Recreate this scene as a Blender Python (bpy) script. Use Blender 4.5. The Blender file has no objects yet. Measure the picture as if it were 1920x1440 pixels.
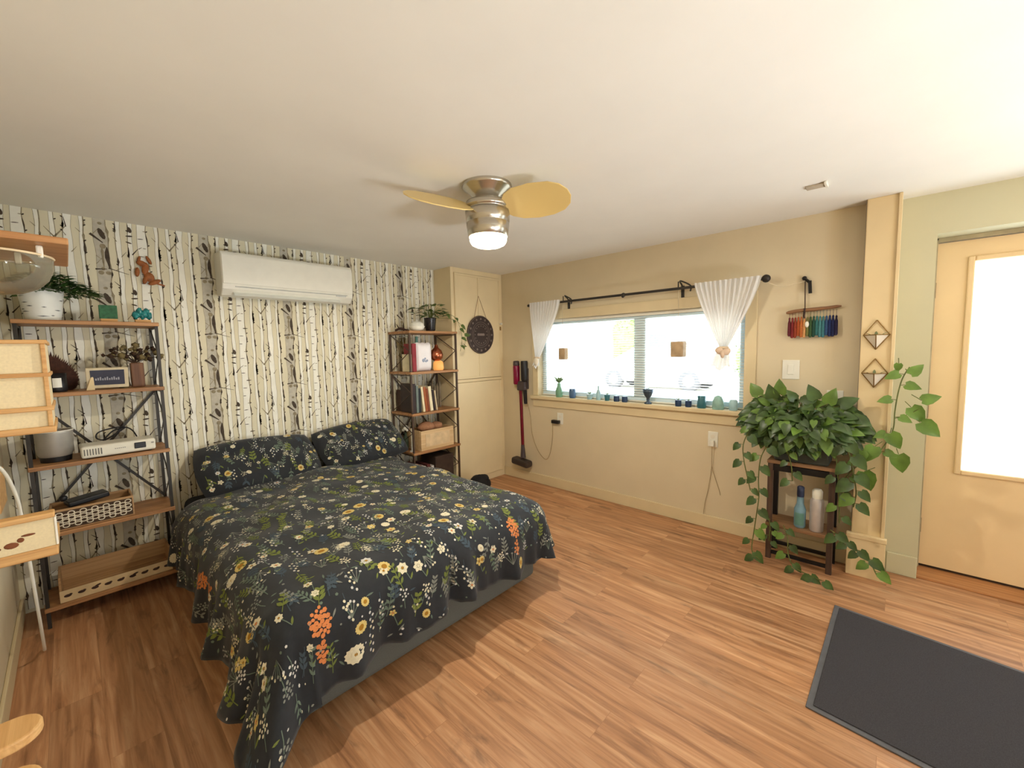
import bpy, math, random
from mathutils import Vector, Matrix
R = random.Random(11)
PI = math.pi
COL = bpy.context.scene.collection
sin, cos = math.sin, math.cos

# ------------------------------------------------------------------ materials
MATS = {}
def srgb(r, g, b):
    f = lambda c: (c/255/12.92) if c/255 <= .04045 else ((c/255+.055)/1.055)**2.4
    return (f(r), f(g), f(b), 1)

def new_mat(name):
    m = bpy.data.materials.new(name); m.use_nodes = True
    nt = m.node_tree
    b = nt.nodes['Principled BSDF']
    return m, nt, b, nt.nodes['Material Output']

def mat(name, c, rough=.6, metal=0., var=.12, scale=18., spec=.4, stretch=(1, 1, 1), bump=0., emit=None, alpha=1., sheen=0.):
    """plain surface with a little procedural variation of its own colour"""
    if name in MATS: return MATS[name]
    m, nt, b, out = new_mat(name)
    N, L = nt.nodes, nt.links
    tc = N.new('ShaderNodeTexCoord'); mp = N.new('ShaderNodeMapping'); mp.inputs['Scale'].default_value = stretch
    L.new(tc.outputs['Object'], mp.inputs['Vector'])
    no = N.new('ShaderNodeTexNoise'); no.inputs['Scale'].default_value = scale; no.inputs['Detail'].default_value = 4
    L.new(mp.outputs['Vector'], no.inputs['Vector'])
    rp = N.new('ShaderNodeValToRGB')
    lo = tuple(max(0, x*(1-var)) for x in c[:3])+(1,); hi = tuple(min(1, x*(1+var)) for x in c[:3])+(1,)
    rp.color_ramp.elements[0].position = .3; rp.color_ramp.elements[1].position = .7
    rp.color_ramp.elements[0].color = lo; rp.color_ramp.elements[1].color = hi
    L.new(no.outputs['Fac'], rp.inputs['Fac']); L.new(rp.outputs['Color'], b.inputs['Base Color'])
    b.inputs['Roughness'].default_value = rough; b.inputs['Metallic'].default_value = metal
    b.inputs['Specular IOR Level'].default_value = spec
    if sheen: b.inputs['Sheen Weight'].default_value = sheen
    if bump:
        bp = N.new('ShaderNodeBump'); bp.inputs['Strength'].default_value = bump; bp.inputs['Distance'].default_value = .002
        L.new(no.outputs['Fac'], bp.inputs['Height']); L.new(bp.outputs['Normal'], b.inputs['Normal'])
    if emit:
        b.inputs['Emission Color'].default_value = emit[:3]+(1,); b.inputs['Emission Strength'].default_value = emit[3]
    MATS[name] = m
    return m

def wood(name, c0, c1, axis='x', rough=.5, fine=60):
    if name in MATS: return MATS[name]
    m, nt, b, out = new_mat(name); N, L = nt.nodes, nt.links
    tc = N.new('ShaderNodeTexCoord'); mp = N.new('ShaderNodeMapping')
    s = {'x': (1.2, fine, fine), 'y': (fine, 1.2, fine), 'z': (fine, fine, 1.2)}[axis]
    mp.inputs['Scale'].default_value = s
    L.new(tc.outputs['Object'], mp.inputs['Vector'])
    no = N.new('ShaderNodeTexNoise'); no.inputs['Scale'].default_value = 1; no.inputs['Detail'].default_value = 6; no.inputs['Roughness'].default_value = .65
    no.inputs['Distortion'].default_value = .6
    L.new(mp.outputs['Vector'], no.inputs['Vector'])
    rp = N.new('ShaderNodeValToRGB'); rp.color_ramp.elements[0].position = .32; rp.color_ramp.elements[1].position = .68
    rp.color_ramp.elements[0].color = c0; rp.color_ramp.elements[1].color = c1
    L.new(no.outputs['Fac'], rp.inputs['Fac']); L.new(rp.outputs['Color'], b.inputs['Base Color'])
    b.inputs['Roughness'].default_value = rough
    MATS[name] = m
    return m

def sheer(name, c, clear=.4, dens=.65):
    """thin see-through cloth: part clear, part diffuse, part translucent"""
    if name in MATS: return MATS[name]
    m, nt, b, out = new_mat(name); N, L = nt.nodes, nt.links
    tr = N.new('ShaderNodeBsdfTransparent'); tl = N.new('ShaderNodeBsdfTranslucent'); tl.inputs['Color'].default_value = c
    df = N.new('ShaderNodeBsdfDiffuse'); df.inputs['Color'].default_value = c
    a = N.new('ShaderNodeMixShader'); a.inputs[0].default_value = dens
    L.new(tl.outputs[0], a.inputs[1]); L.new(df.outputs[0], a.inputs[2])
    tc = N.new('ShaderNodeTexCoord'); no = N.new('ShaderNodeTexNoise'); no.inputs['Scale'].default_value = 60
    L.new(tc.outputs['Object'], no.inputs['Vector'])
    mr = N.new('ShaderNodeMapRange'); mr.inputs['To Min'].default_value = clear*.7; mr.inputs['To Max'].default_value = clear*1.3
    L.new(no.outputs['Fac'], mr.inputs['Value'])
    x = N.new('ShaderNodeMixShader'); L.new(mr.outputs[0], x.inputs[0])
    L.new(a.outputs[0], x.inputs[1]); L.new(tr.outputs[0], x.inputs[2])
    L.new(x.outputs[0], out.inputs['Surface'])
    MATS[name] = m
    return m

def glassy(name, tint=(1, 1, 1, 1), refl=.08, frost=0., body=None):
    """clear pane: see-through with a faint mirror; frost = share scattered like milky glass"""
    if name in MATS: return MATS[name]
    m, nt, b, out = new_mat(name); N, L = nt.nodes, nt.links
    tr = N.new('ShaderNodeBsdfTransparent'); tr.inputs['Color'].default_value = tint
    gl = N.new('ShaderNodeBsdfGlossy'); gl.inputs['Roughness'].default_value = .04
    x = N.new('ShaderNodeMixShader')
    fr = N.new('ShaderNodeFresnel'); fr.inputs['IOR'].default_value = 1.45
    mu = N.new('ShaderNodeMath'); mu.operation = 'MULTIPLY'; mu.inputs[1].default_value = refl/.04*.5
    L.new(fr.outputs[0], mu.inputs[0]); L.new(mu.outputs[0], x.inputs[0])
    L.new(tr.outputs[0], x.inputs[1]); L.new(gl.outputs[0], x.inputs[2])
    last = x
    if frost:
        tl = N.new('ShaderNodeBsdfTranslucent'); tl.inputs['Color'].default_value = body or (.95, .97, 1, 1)
        y = N.new('ShaderNodeMixShader'); y.inputs[0].default_value = frost
        L.new(x.outputs[0], y.inputs[1]); L.new(tl.outputs[0], y.inputs[2]); last = y
    L.new(last.outputs[0], out.inputs['Surface'])
    MATS[name] = m
    return m

# ------------------------------------------------------------------ mesh builder
class MB:
    def __init__(s): s.v = []; s.f = []; s.m = []; s.s = []
    def add(s, vs, fs, mi=0, smooth=False):
        o = len(s.v); s.v += [tuple(p) for p in vs]
        for f in fs:
            s.f.append([i+o for i in f]); s.m.append(mi); s.s.append(smooth)
        return s
    def box(s, x0, y0, z0, x1, y1, z1, mi=0):
        vs = [(x0,y0,z0),(x1,y0,z0),(x1,y1,z0),(x0,y1,z0),(x0,y0,z1),(x1,y0,z1),(x1,y1,z1),(x0,y1,z1)]
        return s.add(vs, [(0,3,2,1),(4,5,6,7),(0,1,5,4),(1,2,6,5),(2,3,7,6),(3,0,4,7)], mi)
    def obox(s, c, size, M, mi=0):
        c = Vector(c); hx, hy, hz = (t/2 for t in size)
        vs = [c + M @ Vector((x*hx, y*hy, z*hz)) for z in (-1, 1) for x, y in ((-1,-1),(1,-1),(1,1),(-1,1))]
        return s.add(vs, [(0,3,2,1),(4,5,6,7),(0,1,5,4),(1,2,6,5),(2,3,7,6),(3,0,4,7)], mi)
    def bar(s, p, q, w, h=None, mi=0):
        p, q = Vector(p), Vector(q); h = h or w
        d = q-p; z = d.normalized()
        up = Vector((0, 0, 1)) if abs(z.z) < .95 else Vector((1, 0, 0))
        x = up.cross(z).normalized(); y = z.cross(x)
        M = Matrix((x, y, z)).transposed()
        return s.obox((p+q)/2, (w, h, d.length), M, mi)
    def tube(s, pts, r, n=8, mi=0, closed=False):
        pts = [Vector(p) for p in pts]; k = len(pts)
        rs = r if isinstance(r, (list, tuple)) else [r]*k
        t0 = (pts[1]-pts[0]).normalized()
        up = Vector((0, 0, 1)) if abs(t0.z) < .9 else Vector((1, 0, 0))
        u = up.cross(t0).normalized(); vs = []
        for i, p in enumerate(pts):
            a = pts[max(i-1, 0)] if not closed else pts[(i-1) % k]; b = pts[min(i+1, k-1)] if not closed else pts[(i+1) % k]
            t = (b-a).normalized(); u = (u - t*u.dot(t)).normalized(); w = t.cross(u)
            vs += [p + (u*cos(2*PI*j/n)+w*sin(2*PI*j/n))*rs[i] for j in range(n)]
        fs = [(i*n+j, i*n+(j+1) % n, (i+1)*n+(j+1) % n, (i+1)*n+j) for i in range(k-1) for j in range(n)]
        if closed: fs += [((k-1)*n+j, (k-1)*n+(j+1) % n, (j+1) % n, j) for j in range(n)]
        s.add(vs, fs, mi, True)
        if not closed: s.add(vs[:n], [tuple(range(n))[::-1]], mi); s.add(vs[-n:], [tuple(range(n))], mi)
        return s
    def lathe(s, c, prof, n=24, mi=0, M=None, cap=True, smooth=True):
        c = Vector(c); M = M or Matrix.Identity(3); vs = []
        for r, z in prof:
            vs += [c + M @ Vector((r*cos(2*PI*j/n), r*sin(2*PI*j/n), z)) for j in range(n)]
        k = len(prof)
        fs = [(i*n+j, i*n+(j+1) % n, (i+1)*n+(j+1) % n, (i+1)*n+j) for i in range(k-1) for j in range(n)]
        s.add(vs, fs, mi, smooth)
        if cap:
            s.add(vs[:n], [tuple(range(n))[::-1]], mi); s.add(vs[-n:], [tuple(range(n))], mi)
        return s
    def ball(s, c, r, n=14, mi=0, M=None, lumpy=0.):
        rx, ry, rz = r if isinstance(r, (tuple, list)) else (r, r, r); k = max(6, n*2//3)
        c = Vector(c); M = M or Matrix.Identity(3); vs = []
        for i in range(k+1):
            t = PI*(.02+.96*i/k)-PI/2
            for j in range(n):
                q = 1+lumpy*(R.random()-.5)
                vs.append(c + M @ Vector((rx*cos(t)*cos(2*PI*j/n)*q, ry*cos(t)*sin(2*PI*j/n)*q, rz*sin(t)*q)))
        fs = [(i*n+j, i*n+(j+1) % n, (i+1)*n+(j+1) % n, (i+1)*n+j) for i in range(k) for j in range(n)]
        fs += [tuple(range(n))[::-1], tuple(k*n+j for j in range(n))]
        return s.add(vs, fs, mi, True)
    def prism(s, pts, off, mi=0):
        """extrude a planar outline (3d points) by the vector off"""
        n = len(pts); a = [Vector(p) for p in pts]; b = [p+Vector(off) for p in a]
        return s.add(a+b, [tuple(range(n))[::-1], tuple(range(n, 2*n))]+[(i, (i+1) % n, n+(i+1) % n, n+i) for i in range(n)], mi)
    def poly(s, pts, mi=0): return s.add(pts, [tuple(range(len(pts)))], mi)
    def grid(s, fn, nu, nv, mi=0, smooth=True, flip=False):
        vs = [fn(i/nu, j/nv) for j in range(nv+1) for i in range(nu+1)]
        w = nu+1
        fs = [(j*w+i, j*w+i+1, (j+1)*w+i+1, (j+1)*w+i) for j in range(nv) for i in range(nu)]
        if flip: fs = [f[::-1] for f in fs]
        return s.add(vs, fs, mi, smooth)
    def build(s, name, mats, parent=None, bevel=0, seg=2, at=None, kind=None):
        if not isinstance(mats, (list, tuple)): mats = [mats]
        off = Vector((0, 0, 0)); p = parent
        while p is not None: off += p.location; p = p.parent
        loc = Vector((0, 0, 0))
        if parent is None and at is not None:
            loc = Vector(at); off = loc
        me = bpy.data.meshes.new(name)
        me.from_pydata([tuple(Vector(q)-off) for q in s.v], [], s.f)
        me.polygons.foreach_set('material_index', s.m); me.polygons.foreach_set('use_smooth', s.s)
        for m in mats: me.materials.append(m)
        me.update()
        o = bpy.data.objects.new(name, me); COL.objects.link(o); o.location = loc
        if parent is not None: o.parent = parent
        if bevel:
            b = o.modifiers.new('bevel', 'BEVEL'); b.width = bevel; b.segments = seg; b.limit_method = 'ANGLE'; b.angle_limit = .7
        if kind: o['kind'] = kind
        return o

def base_of(mb):
    xs = [p[0] for p in mb.v]; ys = [p[1] for p in mb.v]; zs = [p[2] for p in mb.v]
    return ((min(xs)+max(xs))/2, (min(ys)+max(ys))/2, min(zs))
def tag(o, label, cat, group=None):
    o['label'] = label; o['category'] = cat
    if group: o['group'] = group
    return o
def thing(name, label, cat, loc, group=None):
    o = bpy.data.objects.new(name, None); COL.objects.link(o); o.location = loc; o.empty_display_size = .05
    return tag(o, label, cat, group)
def single(mb, name, mats, label, cat, group=None, bevel=0, seg=2):
    return tag(mb.build(name, mats, bevel=bevel, seg=seg, at=base_of(mb)), label, cat, group)
def struct(mb, name, mats, bevel=0):
    return mb.build(name, mats, bevel=bevel, kind='structure')
def copy_tree(o, parent=None):
    c = o.copy(); COL.objects.link(c)
    if parent is not None: c.parent = parent
    for ch in list(o.children): copy_tree(ch, c)
    return c
def rotz(a): return Matrix.Rotation(a, 3, 'Z')
def rotx(a): return Matrix.Rotation(a, 3, 'X')
def roty(a): return Matrix.Rotation(a, 3, 'Y')
def lerp(a, b, t): return a+(b-a)*t
def curve(pts, k=8):
    """smooth path through points (Catmull-Rom)"""
    P = [Vector(p) for p in pts]; P = [P[0]*2-P[1]]+P+[P[-1]*2-P[-2]]; out = []
    for i in range(1, len(P)-2):
        a, b, c, d = P[i-1:i+3]
        for j in range(k):
            t = j/k
            out.append(.5*((2*b)+(c-a)*t+(2*a-5*b+4*c-d)*t*t+(3*b-a-3*c+d)*t**3))
    return out+[P[-2]]

# colours
BLACK = mat('black_metal', srgb(38, 36, 36), .45, .5)
BLACKP = mat('black_plastic', srgb(28, 27, 29), .4)
DKBROWN = mat('dark_brown', srgb(60, 38, 30), .7)
WHITE = mat('white_paint', srgb(232, 226, 210), .5, var=.03)
WHITEP = mat('white_plastic', srgb(236, 234, 222), .35, var=.02)
CREAM = mat('cream_paint', srgb(228, 205, 160), .55, var=.03, scale=6)
CHROME = mat('brushed_steel', srgb(190, 184, 172), .25, .9, var=.06, scale=30, stretch=(1, 1, 12))
BRASS = mat('brass_wire', srgb(150, 120, 70), .35, .8)
OAK = wood('oak_board', srgb(120, 78, 45), srgb(196, 146, 96), 'x')
PINE = wood('pine_light', srgb(196, 146, 88), srgb(232, 190, 130), 'y', fine=40)
PINEX = wood('pine_light_across', srgb(190, 138, 80), srgb(228, 184, 122), 'x', fine=40)
CLOTHW = mat('cream_canvas', srgb(232, 216, 178), .85, var=.05, scale=150)
STEM = mat('plant_stem', srgb(96, 104, 48), .6)
SOIL = mat('potting_soil', srgb(50, 36, 26), .95)
FAN_W, UP_W, LOW_FILL_W, ENT_W, SKY, EXPO = 84, 19, 46, 8, 6.6, 0.34
# ------------------------------------------------------------------ setting
CEIL, XL, XW, XE, XD, YB, YC = 2.245, -.275, 3.335, 3.385, 3.585, 3.52, 3.25
YR = -2.6

def floor_mat():
    m, nt, b, out = new_mat('vinyl_plank'); N, L = nt.nodes, nt.links
    tc = N.new('ShaderNodeTexCoord'); sp = N.new('ShaderNodeSeparateXYZ'); L.new(tc.outputs['Object'], sp.inputs[0])
    cb = N.new('ShaderNodeCombineXYZ'); L.new(sp.outputs['Y'], cb.inputs['X']); L.new(sp.outputs['X'], cb.inputs['Y'])
    br = N.new('ShaderNodeTexBrick'); br.inputs['Scale'].default_value = 1; br.inputs['Brick Width'].default_value = 1.22
    br.inputs['Row Height'].default_value = .15; br.inputs['Mortar Size'].default_value = .0008; br.inputs['Mortar Smooth'].default_value = .3
    br.offset = .37; br.inputs['Color1'].default_value = (0, 0, 0, 1); br.inputs['Color2'].default_value = (1, 1, 1, 1)
    br.inputs['Mortar'].default_value = (.5, .5, .5, 1)
    L.new(cb.outputs[0], br.inputs['Vector'])
    # every plank gets its own stretch of grain
    mul = N.new('ShaderNodeVectorMath'); mul.operation = 'MULTIPLY'; mul.inputs[1].default_value = (7, 13, 5)
    L.new(br.outputs['Color'], mul.inputs[0])
    ad = N.new('ShaderNodeVectorMath'); L.new(cb.outputs[0], ad.inputs[0]); L.new(mul.outputs[0], ad.inputs[1])
    def noise(scale, detail, dist, rough=.6):
        mp = N.new('ShaderNodeMapping'); mp.inputs['Scale'].default_value = scale; L.new(ad.outputs[0], mp.inputs['Vector'])
        n = N.new('ShaderNodeTexNoise'); n.inputs['Scale'].default_value = 1; n.inputs['Detail'].default_value = detail
        n.inputs['Distortion'].default_value = dist; n.inputs['Roughness'].default_value = rough
        L.new(mp.outputs[0], n.inputs['Vector']); return n
    g1 = noise((1.6, 26, 1), 6, .8); g2 = noise((2.4, 9, 1), 5, 1.2); g3 = noise((5, 120, 1), 3, .2)
    r1 = N.new('ShaderNodeValToRGB'); e = r1.color_ramp.elements
    e[0].position = .30; e[0].color = srgb(140, 96, 64); e[1].position = .72; e[1].color = srgb(212, 168, 128)
    k = e.new(.5); k.color = srgb(184, 134, 94)
    L.new(g1.outputs['Fac'], r1.inputs['Fac'])
    r2 = N.new('ShaderNodeValToRGB'); e = r2.color_ramp.elements
    e[0].position = .30; e[0].color = (.42, .40, .40, 1); e[1].position = .44; e[1].color = (1, 1, 1, 1)
    L.new(g2.outputs['Fac'], r2.inputs['Fac'])
    mx = N.new('ShaderNodeMixRGB'); mx.blend_type = 'MULTIPLY'; mx.inputs[0].default_value = .75
    L.new(r1.outputs[0], mx.inputs[1]); L.new(r2.outputs[0], mx.inputs[2])
    tone = N.new('ShaderNodeMapRange'); tone.inputs['To Min'].default_value = .90; tone.inputs['To Max'].default_value = 1.12
    L.new(br.outputs['Color'], tone.inputs['Value'])
    m2 = N.new('ShaderNodeMixRGB'); m2.blend_type = 'MULTIPLY'; m2.inputs[0].default_value = 1
    L.new(mx.outputs[0], m2.inputs[1]); L.new(tone.outputs[0], m2.inputs[2])
    g3r = N.new('ShaderNodeMapRange'); g3r.inputs['To Min'].default_value = .82; g3r.inputs['To Max'].default_value = 1.16; L.new(g3.outputs['Fac'], g3r.inputs['Value'])
    m3 = N.new('ShaderNodeMixRGB'); m3.blend_type = 'MULTIPLY'; m3.inputs[0].default_value = 1
    L.new(m2.outputs[0], m3.inputs[1]); L.new(g3r.outputs[0], m3.inputs[2])
    sm = N.new('ShaderNodeMixRGB'); sm.inputs[2].default_value = srgb(158, 112, 76)
    L.new(br.outputs['Fac'], sm.inputs[0]); L.new(m3.outputs[0], sm.inputs[1])
    L.new(sm.outputs[0], b.inputs['Base Color'])
    b.inputs['Roughness'].default_value = .42; b.inputs['Specular IOR Level'].default_value = .5
    bp = N.new('ShaderNodeBump'); bp.inputs['Strength'].default_value = .12; bp.inputs['Distance'].default_value = .001
    L.new(g1.outputs['Fac'], bp.inputs['Height']); L.new(bp.outputs[0], b.inputs['Normal'])
    return m

PLASTER = mat('ceiling_paint', srgb(240, 237, 228), .9, var=.02, scale=3, bump=.05)
TAN = mat('wall_paint_tan', srgb(219, 204, 172), .8, var=.025, scale=4)
SAGE = mat('wall_paint_sage', srgb(204, 200, 170), .8, var=.025, scale=4)
TRIMC = mat('trim_paint_tan', srgb(222, 204, 164), .55, var=.03, scale=6)

f = MB().box(XL-.1, YR-.1, -.1, XD+.06, YB+.1, 0); struct(f, 'floor', floor_mat())
c = MB().box(XL-.1, YR-.1, CEIL, XD+.2, YB+.1, CEIL+.1); struct(c, 'ceiling', PLASTER)
struct(MB().box(XL-.1, YR-.1, 0, XL, YB+.1, CEIL), 'wall_left', TAN)
struct(MB().box(XL, YR-.1, 0, XD+.2, YR, CEIL), 'wall_rear', TAN)

# window wall with its opening
WY0, WY1, WZ0, WZ1 = .815, 2.735, .94, 1.715
w = MB()
w.box(XW, .03, 0, XW+.14, WY0, CEIL).box(XW, WY1, 0, XW+.14, YB+.1, CEIL)
w.box(XW, WY0, 0, XW+.14, WY1, WZ0).box(XW, WY0, WZ1, XW+.14, WY1, CEIL)
struct(w, 'wall_right', TAN)
# entry wall with the door opening
DY0, DY1, DZ = -.13, -1.05, 2.02
w = MB()
w.box(XE, DY0, 0, XD+.06, .0299, CEIL).box(XE, DY1, DZ, XD+.06, DY0, CEIL).box(XE, YR, 0, XD+.06, DY1, CEIL)
struct(w, 'wall_entry', SAGE)
# pilaster between the window wall and the entry wall
struct(MB().box(3.225, .03, 0, XW-.0005, .172, CEIL), 'trim_1', CREAM, .004)
struct(MB().box(3.195, .012, 0, 3.2245, .19, .235).box(3.19, .008, .235, 3.2245, .194, .262), 'trim_2', CREAM, .003)
struct(MB().box(3.212, .020, .262, 3.2245, .036, CEIL-.001), 'trim_3', CREAM, .002)
struct(MB().box(3.230, .1721, .27, XW-.0005, .1745, CEIL-.001), 'pilaster_shade_panel', mat('pilaster_side_shade', srgb(142, 128, 114), .8, var=.03, scale=5))  # thin panel added to paint shade onto the pilaster's left side
def board(x0, y0, x1, y1, h=.1, t=.014):
    m = MB(); m.box(min(x0, x1), min(y0, y1), 0, max(x0, x1), max(y0, y1), h); return m
struct(board(XW-.014, .195, XW-.0003, YC-.001), 'baseboard_right', TRIMC, .004)
struct(board(XL+.0003, YR+.01, XL+.014, YB-.02), 'baseboard_left', TRIMC, .004)
struct(board(XE-.013, DY0+.001, XE-.0003, .007, .13), 'baseboard_entry', SAGE, .004)
struct(MB().box(XE+.01, DY1, .0005, XD+.059, DY0, .014), 'trim_4', wood('threshold_wood', srgb(150, 96, 54), srgb(196, 140, 90), 'y'), .003)

# ------------------------------------------------------------------ birch wallpaper on the far wall
WPB = mat('wallpaper_ground', srgb(222, 214, 186), .8, var=.03, scale=8)
WPW = mat('wallpaper_birch_white', srgb(240, 238, 226), .8, var=.03, scale=30)
WPS = mat('wallpaper_birch_grey', srgb(190, 184, 168), .8, var=.10, scale=40)
WPD = mat('wallpaper_bark_dark', srgb(74, 62, 50), .8, var=.25, scale=60)
WPM = mat('wallpaper_bark_mid', srgb(146, 134, 108), .8, var=.2, scale=60)
wp = MB().box(XL, YB, 0, XW, YB+.1, CEIL, 0)
XB1 = 2.62
TW, TH = .5075, .381
def wob(z, ph, amp):    # repeats with the paper's drop
    t = 2*PI*z/TH
    return amp*(sin(t+ph)+.5*sin(2*t+1.7*ph)+.35*sin(3*t+2.3*ph))
def strip(xf, wl, wr, mi, lay, z0=.02, z1=CEIL, n=64):
    y = YB-.0006*lay
    vs = []
    for i in range(n+1):
        z = lerp(z0, z1, i/n); x = xf(z)
        vs += [(min(max(x-wl(z), XL+.002), XB1), y, z), (min(max(x+wr(z), XL+.002), XB1), y, z)]
    if vs[0][0] >= XB1-.002 or vs[0][0] <= XL+.001 and vs[1][0] <= XL+.003: return
    wp.add(vs, [(2*i, 2*i+1, 2*i+3, 2*i+2) for i in range(n)], mi)
def flat(pts, mi, lay):
    if any(p[0] > XB1 or p[0] < XL+.004 or p[1] > CEIL-.002 or p[1] < .01 for p in pts): return
    wp.poly([(p[0], YB-.0006*lay, p[1]) for p in pts], mi)
def ell(cx, cz, a, b, mi, lay, rot=0, n=9):
    flat([(cx+a*cos(t)*cos(rot)-b*sin(t)*sin(rot), cz+a*cos(t)*sin(rot)+b*sin(t)*cos(rot)) for t in [2*PI*k/n for k in range(n)]], mi, lay)
def twig(x, z, ang, ln, w, mi, lay):
    dx, dz = cos(ang), sin(ang); nx, nz = -dz, dx
    flat([(x+nx*w, z+nz*w), (x-nx*w, z-nz*w), (x+dx*ln-nx*w*.35, z+dz*ln-nz*w*.35), (x+dx*ln+nx*w*.35, z+dz*ln+nz*w*.35)], mi, lay)
# (offset in the paper's width, half width, phase, kind)
TRUNKS = [(.030, .030, .3, 'grey'), (.106, .011, 1.1, 'thin'), (.160, .010, 2.0, 'knot'), (.217, .023, .8, 'white'),
          (.286, .010, 2.9, 'dark'), (.345, .010, .2, 'fork'), (.402, .017, 1.6, 'thin'), (.458, .009, 2.4, 'dark')]
x00 = .70-.030-TW*2
def dashes(xs, z, w, ln, mi, lay, ph):
    """a run of bark edge: long ragged dash along a trunk"""
    if z+ln > CEIL-.004: return
    vs = []
    for i in range(5):
        t = i/4; q = sin(PI*(.08+.84*t)); vs.append((xs(z+ln*t), z+ln*t, w*q*(1+.35*sin(9*t+ph))))
    flat([(x-w_*.5, zz) for x, zz, w_ in vs]+[(x+w_*.5, zz) for x, zz, w_ in reversed(vs)], mi, lay)
for rep in range(8):
    for (ox, hw, ph, kind) in TRUNKS:
        X = x00+rep*TW+ox
        if X < XL-.03 or X > XB1+.03: continue
        sd = int(ox*1000)
        xf = lambda z, X=X, ph=ph: X+wob(z, ph, .0019)
        body = 2 if kind == 'grey' else 1
        wl = lambda z, hw=hw, ph=ph: hw*(1+.10*sin(2*PI*z/TH*2+ph))
        strip(xf, wl, wl, body, 1)
        xe = lambda z, xf=xf, wl=wl: xf(z)+wl(z)
        xl = lambda z, xf=xf, wl=wl: xf(z)-wl(z)
        main, other = (xl, xe) if kind in ('thin', 'knot') else (xe, xl)
        # fine outline, then heavier dashes of bark down one edge
        ew = {'grey': .0035, 'thin': .0028, 'knot': .0026, 'white': .0030, 'dark': .0040, 'fork': .0022}[kind]
        strip(main, lambda z, e=ew: e, lambda z, e=ew: e*.3, 4, 2)
        strip(other, lambda z: .0007, lambda z: .0007, 4, 2)
        for row in range(7):
            z = row*TH; rq = random.Random(sd)
            for i in range({'grey': 4, 'thin': 4, 'knot': 4, 'white': 4, 'dark': 5, 'fork': 3}[kind]):
                q = rq.random()*TH; dashes(main, z+q, ew*2.6*(.7+.6*rq.random()), .035+.05*rq.random(), rq.choice((3, 3, 4)), 3, q*40)
                sg = 1 if main is xe else -1
                if kind != 'grey': ell(main(z+q)+sg*.004, z+q+.01, .0065, .0035, 3, 3, sg*.7)      # bud on the edge
            if kind == 'grey':
                for i in range(9):
                    q = rq.random()*TH; ell(xf(z+q)+(rq.random()-.45)*hw*1.2, z+q, hw*(.22+.28*rq.random()), .006+.010*rq.random(), rq.choice((4, 4, 2, 4)), 2, .6*(rq.random()-.5))
                zz = z+.215     # forked scar, then a shaded flank and a branch over the next trunk
                twig(X-.046, zz+.034, -.72, .070, .0068, 3, 4); ell(X+.004, zz+.040, .013, .034, 3, 4, .35); twig(X-.036, zz+.030, .95, .044, .002, 4, 4)
                dashes(xf, z+.06, .012, .12, 4, 3, 1.); dashes(lambda q, f=xe: f(q)-.008, z+.05, .020, .13, 3, 3, 2.)
                twig(X-.036, z+.044, .10, .05, .0045, 3, 4); twig(X+.020, z+.055, -.30, .095, .0026, 3, 3); twig(X+.055, z+.046, .65, .045, .002, 4, 3)
                twig(X-.03, z+.075, .95, .060, .0020, 4, 3); twig(X-.028, z+.125, -.75, .04, .002, 4, 3)
            elif kind == 'white':
                for i in range(7):
                    q = (i+.3+.4*rq.random())/7*TH; ell(xf(z+q)+hw*(.75 if i % 2 else -.75)*(.4+.6*rq.random()), z+q, .006+.009*rq.random(), .0022, (3, 4)[i % 2], 3, .15*(rq.random()-.5))
                ell(xe(z+.09), z+.09, .017, .0030, 3, 4, .05)
            elif kind == 'fork':
                twig(X, z+.20, PI/2-.62, .085, .0045, 4, 2); twig(X+.002, z+.205, PI/2+.62, .062, .0034, 4, 2); twig(X+.052, z+.268, PI/2+.12, .055, .0028, 3, 2)
                twig(X-.005, z+.09, PI/2+.7, .04, .0024, 4, 2)
            elif kind == 'knot':
                ell(X, z+.30, .010, .018, 3, 4, .2); ell(X-.004, z+.262, .017, .0048, 3, 4, .1); ell(X-.008, z+.222, .015, .0042, 3, 4, -.3)
                twig(X+.004, z+.15, PI/2-.62, .05, .0034, 3, 3); twig(X+.036, z+.19, PI/2-.9, .02, .002, 3, 3)
            elif kind == 'thin':
                twig(X-.008, z+.33, PI/2+.75, .040, .0026, 3, 2); twig(X+.008, z+.13, PI/2-.6, .040, .0024, 4, 2); twig(X-.008, z+.22, PI/2+.5, .03, .002, 4, 2)
            else:
                twig(X-.006, z+.25, PI/2+.7, .028, .0022, 4, 2); twig(X+.006, z+.05, PI/2-.7, .026, .0022, 4, 2)
struct(wp, 'wall_back', [WPB, WPW, WPS, WPD, WPM])

# ------------------------------------------------------------------ window
VINYL = mat('window_vinyl_glare', srgb(222, 240, 248), .4, var=.02)  # white frame; the pale blue paints in glare from the sky
fr = MB()
X0, X1 = 3.405, 3.455
fr.box(X0, WY0, WZ0, X1, WY0+.05, WZ1).box(X0, WY1-.05, WZ0, X1, WY1, WZ1).box(X0, WY0+.05, WZ0, X1, WY1-.05, WZ0+.05).box(X0, WY0+.05, WZ1-.05, X1, WY1-.05, WZ1)
win = struct(fr, 'window_1', VINYL, .004)
MB().box(X0-.006, 1.60, WZ0+.05, X1, 1.705, WZ1-.05).build('mullion', VINYL, win, .004)
MB().box(3.43, WY0+.05, WZ0+.05, 3.434, 1.60, WZ1-.05).build('pane', glassy('window_glass', refl=.05), win)
MB().box(3.43, 1.705, WZ0+.05, 3.434, WY1-.05, WZ1-.05).build('pane', glassy('window_glass'), win)
cas = MB()
cas.box(XW-.016, WY0-.075, WZ0, XW-.0003, WY0, WZ1+.085).box(XW-.016, WY1, WZ0, XW-.0003, WY1+.07, WZ1+.085).box(XW-.016, WY0, WZ1, XW-.0003, WY1, WZ1+.085)
cas.build('casing', TRIMC, win, .004)
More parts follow.
